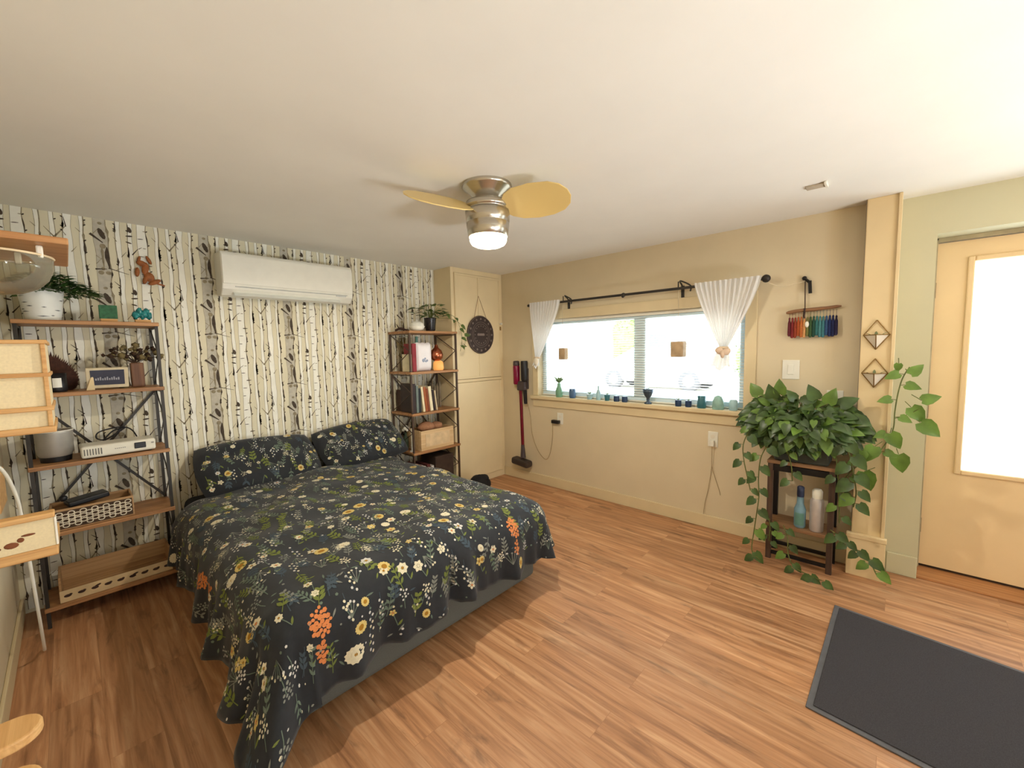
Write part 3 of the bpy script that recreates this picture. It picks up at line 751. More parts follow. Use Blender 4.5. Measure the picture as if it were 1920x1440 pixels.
for k in range(7): m.obox((.028+.011*k, 3.2105, z+.04), (.0045, .004, .034), M)
m.build('vent_slots', mat('vent_grey', srgb(110, 108, 102), .6), pj)
m = MB()
for k in range(6): m.obox((.15+.008*k, 3.2112, z+.042), (.005, .0015, .004), M)
m.obox((.31, 3.2115, z+.05), (.012, .0015, .006), M); m.build('lettering', mat('print_grey_soft', srgb(150, 148, 142), .6), pj)
for x in (.04, .30): MB().lathe((x, 3.25, z), [(.008, .0003), (.008, .0068)], 10).build('foot', BLACKP, pj)
single(MB().tube(curve([(.27, 3.40, z+.03), (.24, 3.41, z+.11), (.19, 3.42, z+.135), (.10, 3.42, z+.12), (.085, 3.42, z+.085), (.12, 3.42, z+.07), (.17, 3.42, z+.10), (.21, 3.42, z+.13), (.15, 3.43, z+.11), (.11, 3.42, z+.04), (.2, 3.41, z+.006)], 6), .004, 6), 'coiled_cable', BLACKP, 'black cable coiled behind the white projector', 'cable')

z = TL[1]
def open_box(t, x0, y0, z0, x1, y1, z1, th, m_, front=None):
    m = MB().box(x0, y0+th, z0, x0+th, y1-th, z1).box(x1-th, y0+th, z0, x1, y1-th, z1).box(x0, y1-th, z0, x1, y1, z1).box(x0+th, y0+th, z0, x1-th, y1-th, z0+th)
    return m.build('case', m_, t, .002)
WOODB = wood('basket_wood', srgb(150, 112, 74), srgb(196, 158, 112), 'x', .6)
bk = thing('lattice_basket', 'wooden tray with a white lattice front on the second board from the floor', 'basket', (.04, 3.32, z))
open_box(bk, -.125, 3.235, z+.0005, .205, 3.42, z+.115, .010, WOODB)
m = MB().box(-.125, 3.228, z+.0005, .205, 3.2349, z+.115); m.build('front_board', WOODB, bk, .002)
LAT = mat('lattice_white', srgb(226, 216, 196), .6); m = MB(); n = 13
for k in range(n):
    x = -.09+.27*k/(n-1)
    for j in range(3):
        zz = z+.024+.026*j+(.0 if k % 2 else .013)
        m.tube([(x+.0125*cos(t), 3.2262, zz+.0095*sin(t)) for t in [2*PI*i/10 for i in range(10)]], .0028, 5, closed=True)
m.build('lattice', LAT, bk); MB().box(-.108, 3.2268, z+.008, .198, 3.2279, z+.104).build('lattice_backing', mat('lattice_gap_dark', srgb(70, 52, 38), .8), bk)
cm_ = MB(); cm_.obox((.02, 3.34, z+.125), (.17, .10, .03), rotz(.2) @ roty(-.1)).ball((-.07, 3.33, z+.15), .018, 10)
single(cm_, 'camera_case', BLACKP, 'black case lying in the lattice front tray', 'case', bevel=.008)
z = TL[0]
b2 = thing('toy_box', 'long shallow bin with animal shaped cutouts on the lowest board of the left shelf', 'box', (.115, 3.32, z))
open_box(b2, -.12, 3.235, z+.0005, .352, 3.44, z+.135, .010, WOODB)
MB().box(-.12, 3.228, z+.0005, .352, 3.2349, z+.065).build('front_board', mat('pale_plywood', srgb(214, 190, 148), .6), b2, .002)
m = MB()
for k in range(9):
    x = -.09+.052*k; zz = z+.034
    m.ball((x, 3.2275, zz), (.015, .0012, .008), 10)
    if k % 3 == 2: m.ball((x+.012, 3.2275, zz+.010), (.014, .0012, .005), 8, 0, roty(-.3))
    else: m.ball((x+.011, 3.2275, zz+.005), (.007, .0012, .005), 8)
m.build('cutouts', DKBROWN, b2)

# ---- on the right unit
z = TR[4]
pt = thing('trailing_plant', 'trailing ivy in a black pot on top of the book shelf', 'plant', (2.385, 3.28, z))
MB().lathe((2.385, 3.28, z), [(.040, .0005), (.046, .02), (.058, .12), (.060, .13), (.052, .13)], 20).build('pot', mat('pot_black_glaze', srgb(30, 26, 26), .25), pt)
IVY = mat('ivy_green', srgb(76, 96, 44), .5, var=.35, scale=30)
m = MB(); st = MB()
for k in range(44):
    a = R.random()*6.28; r = .04+.12*R.random(); h = z+.14+.13*R.random()*(1-.3*r/.18)
    e = Vector((2.385+r*1.1*cos(a), 3.27+r*.6*sin(a), h)); heart_leaf(m, e, (cos(a), sin(a)*.7, R.random()*.8-.3), (0, -.4, 1), .050+.022*R.random(), .034)
    st.tube([(2.385, 3.28, z+.125), (2.385+r*.6*cos(a), 3.27+r*.3*sin(a), h+.01), e], .0014, 4)
for path in ([(2.40, 3.26, z+.13), (2.50, 3.20, z+.17), (2.58, 3.14, z+.13), (2.61, 3.10, z+.0), (2.60, 3.08, z-.10), (2.57, 3.07, z-.19)], [(2.42, 3.26, z+.13), (2.54, 3.16, z+.12), (2.625, 3.11, z+.06), (2.66, 3.10, z-.06), (2.64, 3.09, z-.18)]):
    c_ = curve(path, 5); st.tube(c_, .0018, 5)
    for i in range(6, len(c_), 4): heart_leaf(m, c_[i], (R.random()-.3, -.4, -.6*R.random()), (0, -1, .4), .050+.012*R.random(), .042)
m.build('foliage', IVY, pt); st.build('stems', STEM, pt)
tray = MB().lathe((2.215, 3.25, z), [(.03, .0005), (.052, .012), (.072, .045), (.069, .046), (.045, .014)], 24)
bw = thing('white_dish', 'white dish with a glass lid beside the black ivy pot', 'dish', (2.215, 3.25, z))
tray.build('bowl', WHITEP, bw); MB().lathe((2.215, 3.25, z), [(.066, .047), (.06, .07), (.03, .088), (.008, .092), (.01, .105), (.002, .107)], 20).build('lid', mat('milky_lid', srgb(226, 226, 216), .3), bw)
dw = MB().tube(curve([(2.09, 3.42, z+.012), (2.13, 3.40, z+.03), (2.17, 3.38, z+.02), (2.20, 3.36, z+.012)], 4), [.010]*4+[.012]*4+[.008]*5, 8)
dw.tube([(2.12, 3.40, z+.03), (2.10, 3.41, z+.07)], [.006, .003], 6)
single(dw, 'driftwood', DKBROWN, 'short dark driftwood piece lying behind the white dish', 'driftwood')
z = TR[3]
single(MB().box(2.115, 3.19, z+.0005, 2.155, 3.33, z+.255), 'book', [mat('book_red', srgb(140, 44, 52), .6)], 'red backed book standing at the left of the white bag', 'book', 'books on the upper book shelf', .003)
single(MB().box(2.10, 3.20, z+.0005, 2.112, 3.34, z+.16), 'book', [mat('book_cream', srgb(222, 212, 180), .6)], 'thin cream book at the left edge of the upper book shelf board', 'book', 'books on the upper book shelf', .002)
bg = thing('tissue_pack', 'white plump plastic pack standing on the upper book shelf board', 'pack', (2.255, 3.24, z))
m = MB()
def packf(sg):
    def f(u, v):
        p, q = 2*u-1, 2*v-1; e = max(0., (1-abs(p)**4)*(1-abs(q)**6))**.5
        return Vector((2.262+.088*p*(1-.04*q*q), 3.245+sg*.042*e, z+.003+.13*(q+1)+.004*cos(p*9)*(q > .8)))
    return f
m.grid(packf(-1), 14, 14, 0, True); m.grid(packf(1), 14, 14, 0, True, True); m.build('pack_body', mat('pack_white', srgb(236, 232, 234), .35, var=.03), bg)
m = MB()
for dx, dz, r in ((-.02, .10, .018), (.004, .092, .012), (.018, .098, .012), (-.004, .116, .012)): m.ball((2.262+dx, 3.2035, z+dz), (r, .001, r), 10)
m.build('printed_dots', mat('pack_print', srgb(150, 160, 182), .5), bg)
bt = MB().lathe((2.285, 3.37, z), [(.03, .0005), (.034, .02), (.034, .22), (.013, .27), (.013, .32), (.015, .325)], 16)
single(bt, 'bottle', mat('teal_bottle', srgb(84, 140, 130), .15, var=.1), 'pale teal bottle standing behind the white pack', 'bottle')
ln_ = thing('copper_lantern', 'copper lantern with a glowing amber base on the upper book shelf board', 'lamp', (2.44, 3.25, z))
MB().lathe((2.44, 3.25, z), [(.045, .0005), (.052, .02), (.048, .075), (.03, .09)], 20).build('amber_base', mat('amber_glow', srgb(232, 160, 84), .4, emit=(1, .5, .15, .35)), ln_)
MB().lathe((2.43, 3.26, z), [(.03, .091), (.058, .115), (.064, .15), (.05, .19), (.022, .215), (.012, .245)], 22).build('copper_body', mat('copper', srgb(178, 104, 74), .25, .9), ln_)
m = MB()   # tall dry reeds standing at the back of the unit
for k in range(14):
    x = 2.12+.10*R.random(); m.tube([(x, 3.43, z+.001), (x+.02*(R.random()-.5), 3.44, z+.16), (x+.05*(R.random()-.5), 3.45, z+.27+.06*R.random())], [.002, .002, .004], 5)
single(m, 'dried_reeds', mat('reed_olive', srgb(110, 92, 50), .8, var=.3), 'bundle of dry reeds behind the red backed book', 'reeds')

z = TR[2]
def book(x, w, h, d, col, label, lean=0., y=3.19):
    m = MB(); b = thing('book', label, 'book', (x, y+d/2, z), 'books on the middle board of the book shelf')
    M = roty(lean); c = Vector((x, y+d/2, z+.0006+h/2*cos(lean)+w/2*abs(sin(lean))))
    MB().obox(c, (w, d, h), M).build('cover', col, b, .0015)
    MB().obox(c+M @ Vector((0, .001, .0012)), (w-.006, d+.0015, h-.002), M).build('pages', mat('page_cream', srgb(224, 212, 180), .8, scale=80), b)
BKS = [(2.117, .03, .27, .20, (52, 40, 40), 'dark brown tall book at the left end of the middle row', 0), (2.150, .024, .25, .18, (110, 122, 116), 'grey green book second from the left in the middle row', 0),
       (2.176, .022, .225, .17, (36, 40, 44), 'black book left of the leaning cream book', 0), (2.210, .022, .235, .17, (226, 212, 172), 'cream book leaning against the rust brown books', .10),
       (2.238, .026, .232, .17, (156, 84, 42), 'rust brown thick book in the middle row', .10), (2.264, .018, .22, .16, (132, 66, 36), 'darker rust book right of the thick rust brown book', .10),
       (2.296, .030, .232, .17, (232, 220, 184), 'pale cream thick book right of the rust books', .10), (2.330, .018, .20, .16, (48, 36, 36), 'near black slim book right of the pale cream thick book', .10),
       (2.354, .014, .19, .15, (206, 186, 150), 'thin tan book at the right end of the middle row', .12)]
for i, (x, w_, h, d_, c_, lb_, le) in enumerate(BKS): book(x, w_, h, d_, mat('book_cover_%d' % i, srgb(*c_), .6), lb_, -le)
cb = thing('dark_crate', 'dark crate behind the row of books in the book shelf', 'crate', (2.2, 3.44, z))
MB().box(2.11, 3.395, z+.0005, 2.40, 3.478, z+.20).build('crate_body', wood('crate_dark', srgb(44, 28, 22), srgb(78, 54, 40), 'x'), cb, .003)
m = MB()
for k in range(8): m.lathe((2.47+.03*(k % 3), 3.36+.04*(k//3), z), [(.01, .0005), (.012, .02), (.011, .18+.02*(k % 4)), (.003, .22+.02*(k % 4))], 8)
single(m, 'grey_sticks', mat('stick_grey', srgb(120, 106, 86), .8, var=.25), 'cluster of grey brown sticks at the right of the book row', 'sticks')
z = TR[1]
cr_ = thing('wooden_crate', 'pale wooden crate on the second board from the floor of the book shelf', 'crate', (2.345, 3.27, z))
PALEC = wood('crate_pale', srgb(196, 160, 112), srgb(224, 194, 150), 'x', .6)
open_box(cr_, 2.155, 3.175, z+.0005, 2.535, 3.40, z+.185, .012, PALEC)
MB().box(2.155, 3.168, z+.0005, 2.535, 3.1749, z+.185).build('front_board', PALEC, cr_, .002)
MB().box(2.205, 3.1655, z+.035, 2.485, 3.1679, z+.150).build('front_panel', mat('crate_label_tan', srgb(216, 190, 150), .7), cr_)
hat = MB().ball((2.30, 3.29, z+.195), (.085, .07, .05), 16, lumpy=.12).ball((2.42, 3.30, z+.188), (.07, .06, .04), 14, lumpy=.15)
single(hat, 'folded_cloths', mat('terracotta_cloth', srgb(168, 120, 88), .9, var=.12, scale=60), 'terracotta cloth bundle filling the pale wooden crate', 'cloth')
cdl = thing('candlestick', 'white candle in a holder at the left of the pale wooden crate', 'candle', (2.105, 3.24, z))
MB().lathe((2.105, 3.24, z), [(.022, .0005), (.022, .008), (.008, .014), (.008, .05), (.014, .056)], 14).build('holder', WHITEP, cdl)
MB().lathe((2.105, 3.24, z), [(.0095, .0565), (.0095, .21), (.002, .216)], 12).build('candle', mat('wax_cream', srgb(232, 222, 196), .5), cdl)
for k, (x, y) in enumerate(((2.115, 3.36), (2.175, 3.43))):
    t = thing('bud_vase', ('green bud vase with white blossom behind the candlestick', 'green bud vase with white blossom at the back corner behind the crate')[k], 'vase', (x, y, z), 'bud vases on the book shelf')
    MB().lathe((x, y, z), [(.02, .0005), (.026, .03), (.024, .10), (.010, .14), (.012, .16)], 14).build('vase', mat('bottle_green', srgb(62, 78, 60), .3), t)
    m = MB()
    for j in range(5): m.ball((x+.018*cos(j*1.3), y+.018*sin(j*1.3), z+.185+.012*(j % 2)), .014, 8, lumpy=.3)
    m.build('blossom', WHITEP, t)
z = TR[0]
for i, (x, w_, h, c_, lb_) in enumerate([(2.15, .034, .26, (150, 50, 44), 'red binder on the lowest board of the book shelf'), (2.20, .03, .24, (214, 210, 204), 'white binder on the lowest board of the book shelf'), (2.245, .034, .25, (92, 40, 36), 'maroon binder on the lowest board of the book shelf'), (2.29, .03, .23, (196, 190, 184), 'pale grey binder on the lowest board of the book shelf')]):
    m = MB().box(x-w_/2, 3.19, z+.0005, x+w_/2, 3.40, z+h); single(m, 'binder', mat('binder_%d' % i, srgb(*c_), .6), lb_, 'binder', 'binders on the lowest book shelf board', .003)
single(MB().box(2.33, 3.20, z+.0005, 2.55, 3.44, z+.30), 'storage_box', mat('box_dark', srgb(62, 46, 36), .8, var=.2), 'dark brown storage box beside the binders', 'box', bevel=.006)

# ------------------------------------------------------------------ built-in closet
cl = thing('closet', 'cream built-in closet with panel doors in the corner beside the window wall', 'closet', (2.978, 3.25, 0))
CLO = mat('closet_paint', srgb(230, 212, 172), .5, var=.025, scale=6)
b = MB(); cy1 = YB-.004
b.box(2.622, YC, .0005, 2.66, cy1, CEIL-.0005).box(3.30, YC, .0005, XW-.0005, cy1, CEIL-.0005).box(2.66, YC, CEIL-.05, 3.30, cy1, CEIL-.0005).box(2.66, YC, 1.095, 3.30, cy1, 1.125).box(2.66, YC, .0005, 3.30, cy1, .07)
b.build('carcass', CLO, cl, .002)
def cdoor(x0, x1, z0, z1):
    m = MB().box(x0, YC-.010, z0, x1, YC+.018, z1)
    return m.build('door', CLO, cl, .004)
d1 = cdoor(2.662, 3.298, 1.128, CEIL-.053); d2 = cdoor(2.662, 3.298, .073, 1.092)
m = MB()
for x in (2.664, 2.966, 3.272): m.box(x, YC-.016, 1.15, x+.022, YC-.0101, CEIL-.075)
m.box(2.664, YC-.016, CEIL-.0749, 3.294, YC-.0101, CEIL-.055).box(2.664, YC-.016, 1.130, 3.294, YC-.0101, 1.1499)
m.build('batten', CLO, d1, .002)
for xa in (2.664, 3.276): MB().box(xa, YC-.014, .075, xa+.02, YC-.0101, 1.09).build('batten', CLO, d2, .002)
m = MB().lathe((3.285, YC-.0165, 1.705), [(.010, 0), (.012, .004), (.008, .012), (.014, .02), (.010, .028)], 14, M=rotx(PI/2))
m.build('knob', WHITEP, d1); m = MB().box(3.276, YC-.024, 1.635, 3.294, YC-.0162, 1.675); m.build('latch', BRASS, d1, .002)
pq = thing('wall_plaque', 'dark round mandala plaque hanging by a cord on the closet door', 'plaque', (2.985, YC-.02, 1.58))
PQD = mat('plaque_dark', srgb(58, 46, 44), .6, var=.2, scale=50); PQL = mat('plaque_grey', srgb(122, 108, 100), .6)
px, py, pz = 2.985, YC-.0165, 1.583
def ring(m, rx, rz, y, r, n=36): return m.tube([(px+rx*cos(t), y, pz+rz*sin(t)) for t in [2*PI*k/n for k in range(n)]], r, 6, closed=True)
m = MB(); Mq = rotx(PI/2)
m.lathe((px, py, pz), [(.186, 0), (.188, .006), (.184, .012), (.16, .013), (.005, .013)], 40, M=Mq)
for v in range(len(m.v)): m.v[v] = (m.v[v][0], m.v[v][1], pz+(m.v[v][2]-pz)*1.06)
m.build('disc', PQD, pq)
m = MB(); y = py-.0135
for rx in (.105, .125, .182): ring(m, rx, rx*1.06, y, .0022)
for k in range(16):
    a = 2*PI*k/16; m.ball((px+.155*cos(a), y, pz+.164*sin(a)), (.012, .0025, .012), 8)
    ring_c = (px+.085*cos(a), y, pz+.09*sin(a)); m.ball(ring_c, (.007, .002, .007), 6)
m.build('carving', PQL, pq)
m = MB()
for k in range(7): m.box(px-.05+.0145*k, y-.002, pz-.010, px-.05+.0145*k+.009, y+.0005, pz+.012+.004*(k % 2))
m.build('lettering', mat('plaque_letters', srgb(150, 136, 128), .6), pq)
m = MB()
for sx_ in (-1, 1): m.tube([(px+sx_*.085, py-.008, pz+.175), (2.972, YC-.016, 1.985)], .002, 5)
m.build('cord', mat('cord_brown', srgb(140, 96, 70), .8), pq)
single(MB().ball((2.66, 2.95, .105), (.12, .10, .105), 18, lumpy=.08).ball((2.69, 2.93, .175), (.06, .06, .035), 12, lumpy=.15), 'black_bag', mat('bag_black', srgb(24, 22, 24), .85), 'soft black bag on the floor beyond the bed by the closet', 'bag')
# ------------------------------------------------------------------ curtain rod, curtains and what hangs there
RX, RZ = 3.24, 1.862
rod = thing('curtain_rod', 'dark metal curtain rod with ball ends above the window', 'curtain rod', (RX, 1.73, RZ))
MB().tube([(RX, .70, RZ), (RX, 2.76, RZ)], .0105, 10).build('pole', GUN, rod)
MB().ball((RX, .675, RZ), .027, 14).build('finial', GUN, rod); MB().ball((RX, 2.778, RZ), .014, 12).build('finial', GUN, rod)
MB().lathe((RX, 1.735, RZ), [(.0, -.0), (.014, .0), (.018, .012), (.014, .024), (0, .024)], 14, M=rotx(PI/2), cap=False).ball((RX, 1.728, RZ-.012), .013, 10).build('coupling_ring', GUN, rod)
for y in (2.345, 1.262):
    m = MB().tube(curve([(XW-.008, y, RZ-.07), (XW-.012, y, RZ+.02), (RX+.03, y, RZ+.055), (RX, y-.03, RZ+.05), (RX, y-.085, RZ+.018), (RX, y-.095, RZ-.004), (RX, y-.09, RZ-.03)], 5), .006, 8)
    m.box(XW-.006, y-.012, RZ-.10, XW-.0003, y+.012, RZ+.03); m.tube([(RX, y, RZ-.0), (RX, y, RZ+.052)], .005, 6)
    m.build('bracket', GUN, rod)
SHEER = sheer('sheer_white', (.86, .85, .83, 1), .05, .86)
def curtain(ya, yb, yg, zg, tail_z, tail_w, label, nf):
    t = thing('sheer_curtain', label, 'curtain', (RX, (ya+yb)/2, RZ), 'sheer tied window curtains')
    m = MB(); w0 = abs(yb-ya); c0 = (ya+yb)/2
    def f(u, v):
        z = lerp(RZ+.022, zg, v); k = v**1.25; w = lerp(w0, .05, k); c = lerp(c0, yg, k**1.1)
        y = c+(u-.5)*w; x = RX-.024+.010*sin(u*2*PI*nf)*(1-.4*v)+.003*sin(u*60+v*6)
        z -= .05*sin(PI*v)*abs(2*u-1)*0
        return Vector((x, y, z))
    m.grid(f, 64, 22, 0, True)
    def g(u, v):
        w = lerp(.05, tail_w, v**.6); return Vector((RX-.024+.012*sin(u*2*PI*4)*v, yg+(u-.5)*w+.02*v, lerp(zg, tail_z, v)+.018*sin(u*9)*v))
    m.grid(g, 24, 10, 0, True)
    m.build('cloth', SHEER, t)
    MB().tube([(RX+.001, yg+.029*cos(q), zg+.006*sin(q*2)) if False else (RX-.024+.019*sin(q), yg+.030*cos(q), zg) for q in [2*PI*k/16 for k in range(16)]], .009, 6, closed=True).build('tie_band', mat('tie_band_beige', srgb(218, 196, 168), .8), t)
    return t
rc = curtain(1.135, .695, .925, 1.405, 1.255, .13, 'wide white sheer curtain tied at the right side of the window', 13)
MB().ball((RX-.045, .945, 1.385), (.016, .032, .026), 10, 0, rotx(.5), lumpy=.2).ball((RX-.045, .90, 1.375), (.016, .034, .024), 10, 0, rotx(-.5), lumpy=.2).ball((RX-.05, .922, 1.36), (.014, .016, .03), 8, lumpy=.2).build('bow', mat('bow_peach', srgb(226, 200, 176), .8), rc)
lc = curtain(2.745, 2.365, 2.655, 1.335, 1.245, .075, 'narrow white sheer curtain tied at the left side of the window', 11)
MB().ball((RX-.04, 2.655, 1.30), (.016, .03, .045), 10, lumpy=.25).build('bow', mat('bow_white', srgb(236, 228, 210), .8), lc)
def pendant(y, z, w, h, label):
    t = thing('hanging_lantern', label, 'lantern', (RX+.01, y, z-h/2), 'square lanterns hung in the window')
    MB().box(RX-w*.4, y-w/2, z-h/2, RX+w*.4, y+w/2, z+h/2).build('block', mat('driftwood_block', srgb(176, 150, 116), .7, var=.2), t, .008)
    MB().tube([(RX-.004, y, z+h/2), (RX-.004, y+.004, RZ-.0115)], .0016, 5).build('cord', mat('cord_pale', srgb(200, 186, 160), .8), t)
pendant(1.255, 1.398, .098, .118, 'square wooden lantern hanging in the right half of the window')
pendant(2.35, 1.372, .075, .108, 'small square wooden lantern hanging beside the left curtain')
# hook, thread and tassel hanging right of the window
hk = thing('wall_hook', 'black iron hook on the wall right of the curtain rod', 'hook', (XW, .445, 1.80))
MB().bar((XW-.012, .470, 1.842), (XW-.030, .443, 1.815), .013).bar((XW-.022, .443, 1.826), (XW-.022, .438, 1.745), .018, .014).ball((XW-.014, .473, 1.846), .014, 8).build('iron', BLACK, hk)
single(MB().tube(curve([(RX, .66, RZ-.03), (3.28, .60, 1.805), (3.30, .53, 1.812), (XW-.02, .475, 1.825)], 5), .0022, 5), 'thread', mat('thread_white', srgb(222, 208, 180), .8), 'pale thread from the rod end to the iron hook', 'thread')
th_ = thing('tassel_hanging', 'driftwood hanging with a rainbow row of tassels on the wall right of the window', 'wall hanging', (3.31, .42, 1.64))
m = MB(); m.tube(curve([(3.305, .565, 1.627), (3.305, .50, 1.637), (3.305, .40, 1.640), (3.305, .275, 1.650)], 5), [.006]+[.011]*6+[.012]*5+[.010]*3+[.005], 8)
m.build('driftwood_bar', wood('drift_brown', srgb(104, 70, 44), srgb(156, 112, 76), 'y'), th_)
MB().tube([(3.305, .462, 1.648), (3.315, .468, 1.825)], .003, 6).tube([(3.295, .462, 1.65), (3.295, .465, 1.60), (3.295, .462, 1.585)], .006, 6).build('cord', DKBROWN, th_)
cols = [(96, 34, 44), (120, 38, 40), (140, 58, 36), (164, 78, 40), (186, 108, 56), (206, 150, 96), (110, 110, 60), (58, 84, 50), (36, 72, 58), (52, 108, 108), (70, 124, 128), (62, 116, 124), (48, 78, 116), (32, 46, 92), (30, 36, 74), (34, 30, 62)]
for k, c_ in enumerate(cols):
    y = .545-.0165*k; zt = 1.596-.002*sin(k*1.3)
    m = MB().lathe((3.305, y, 0), [(.003, zt), (.006, zt-.008), (.0045, zt-.018), (.0085, zt-.035), (.0098, zt-.115-.012*abs(sin(k*2.1))), (.005, zt-.125-.012*abs(sin(k*2.1)))], 8)
    m.tube([(3.305, y, zt), (3.305, y, 1.633)], .001, 4)
    m.build('tassel', mat('tassel_%d' % k, srgb(*c_), .9, var=.2, scale=120), th_)
MB().ball((3.292, .447, 1.545), (.008, .012, .02), 8).build('bead', WHITEP, th_)

# ------------------------------------------------------------------ plates on the window wall
def plate(name, y, z, w, h, label, cat, kind):
    t = thing(name, label, cat, (XW, y, z))
    MB().box(XW-.007, y-w/2, z-h/2, XW-.0003, y+w/2, z+h/2).build('plate', WHITEP, t, .003)
    if kind == 'switch': MB().box(XW-.011, y-.017, z-.033, XW-.0072, y+.017, z+.033).build('rocker', WHITEP, t, .002)
    if kind == 'outlet':
        for dz in (.02, -.02):
            MB().lathe((XW-.0072, y, z+dz), [(.016, 0), (.0165, .002)], 16, M=roty(-PI/2)).build('socket', WHITE, t)
    return t
plate('light_switch', .532, 1.248, .098, .130, 'square white light switch plate below the tassel hanging', 'switch', 'switch')
plate('outlet', 2.462, .722, .07, .115, 'white outlet with a black plug below the left end of the window', 'outlet', 'outlet')
plate('outlet', 1.018, .705, .072, .118, 'white outlet with thin cords below the right end of the window', 'outlet', 'outlet')
plate('outlet', .290, 1.062, .085, .115, 'small white outlet plate on the wall behind the big vine plant', 'outlet', 'outlet')
pg = thing('night_light_plug', 'small white plug with thin cords in the outlet below the right end of the window', 'plug', (XW-.02, 1.016, .67))
MB().box(XW-.04, 1.002, .655, XW-.0095, 1.03, .70).build('plug_body', WHITEP, pg, .004)
TH = mat('cord_beige', srgb(168, 146, 108), .7)
MB().tube(curve([(XW-.03, 1.016, .655), (XW-.02, 1.018, .55), (XW-.012, 1.022, .47), (XW-.008, 1.045, .3), (XW-.008, 1.065, .2), (XW-.02, 1.072, .105)], 5), .0022, 5).tube(curve([(XW-.02, 1.018, .5), (XW-.012, 1.005, .44), (XW-.01, .965, .32), (XW-.01, .955, .28)], 5), .002, 5).build('cord', TH, pg)

# ------------------------------------------------------------------ stick vacuum
vc = thing('stick_vacuum', 'cordless stick vacuum with magenta bin docked on the wall left of the window', 'vacuum', (3.28, 2.93, .16))
MAG = mat('bin_magenta', srgb(132, 20, 58), .25); GRYV = mat('vacuum_grey', srgb(70, 60, 62), .4)
MB().lathe((3.265, 2.985, 1.05), [(.028, 0), (.034, .01), (.036, .19), (.032, .20)], 20).build('bin', MAG, vc)
MB().lathe((3.265, 2.985, 1.251), [(.034, 0), (.036, .008), (.033, .045), (.02, .05)], 20).build('cyclone_cap', GRYV, vc)
MB().lathe((3.275, 2.882, 1.085), [(.028, 0), (.036, .02), (.038, .20), (.034, .215)], 18).build('motor_body', BLACKP, vc)
MB().box(3.25, 2.865, .985, 3.30, 2.975, 1.085).build('neck', GRYV, vc, .012)
MB().prism([(3.26, 2.86, .99), (3.26, 2.90, .99), (3.26, 2.885, .845), (3.26, 2.855, .845)], (.03, 0, 0)).build('handle', BLACKP, vc, .006)
MB().tube([(3.275, 2.938, .99), (3.278, 2.925, .40)], .017, 14).build('wand', mat('wand_red', srgb(118, 24, 40), .3, .5), vc)
MB().tube([(3.278, 2.925, .40), (3.275, 2.918, .26)], [.018, .030], 12).build('elbow', GRYV, vc)
MB().obox((3.262, 2.93, .212), (.10, .235, .075), rotx(.10)).build('cleaner_head', mat('head_dark', srgb(58, 48, 44), .5), vc, .025, 3)
MB().box(3.311, 2.87, 1.0, XW-.0003, 2.93, 1.22).build('wall_dock', GRYV, vc, .004)
ch = thing('charger', 'black plug and thin charging cord of the stick vacuum', 'charger', (XW-.03, 2.49, .69))
MB().box(XW-.05, 2.455, .672, XW-.0095, 2.545, .705).build('plug_body', BLACKP, ch, .006)
MB().tube(curve([(3.305, 2.868, .845), (XW-.012, 2.85, .72), (XW-.008, 2.83, .52), (XW-.008, 2.76, .36), (XW-.008, 2.66, .275), (XW-.008, 2.60, .33), (XW-.01, 2.56, .5), (XW-.03, 2.54, .675)], 6), .003, 6).build('cord', TH, ch)

# ------------------------------------------------------------------ wall planters on the pilaster
PLW = mat('planter_white', srgb(232, 222, 204), .5, var=.03)
def planter(zr, label, sprout):
    t = thing('wall_planter', label, 'planter', (3.224, .102, zr-.085), 'geometric wall planters on the cream pilaster')
    x1, x0, y, h = 3.2244, 3.163, .102, .058
    a, b, c_, d = (x1, y-h, zr), (x1, y+h, zr), (x0, y, zr), (x1-.001, y, zr-.084)
    e = (x0+.010, y, zr)
    m = MB(); m.add([a, b, c_, d], [(0, 3, 2), (2, 3, 1), (0, 1, 3)]); ia = [(x1, y-h+.012, zr), (x1, y+h-.012, zr), (x0+.012, y, zr)]
    m.add([a, b, c_]+ia, [(0, 2, 5, 3), (2, 1, 4, 5), (1, 0, 3, 4)]); m.add([(p[0], p[1], zr-.008) for p in ia], [(0, 1, 2)])
    m.build('pot', PLW, t)
    w = MB(); ap = (x1-.004, y, zr+.086)
    for p, q in ((a, c_), (c_, b), (a, d), (b, d), (c_, d), (a, ap), (b, ap)):
        off = lambda v: (v[0]-.003, v[1], v[2])
        w.tube([off(p), off(q)], .0028, 6)
    w.build('wire_frame', BRASS, t)
    s_ = MB()
    for k in range(sprout):
        an = k*2.1; leaf_at(s_, (x1-.025+.008*cos(an), y+.014*sin(an)*1.6, zr-.006), (cos(an)*.4-.2, sin(an), .9), .03+.01*(k % 3), .014)
    s_.build('succulent', mat('succulent_green', srgb(124, 132, 92), .5, var=.2), t)
planter(1.463, 'upper white wall planter in a brass wire frame on the cream pilaster', 9)
planter(1.240, 'lower white wall planter in a brass wire frame on the cream pilaster', 5)

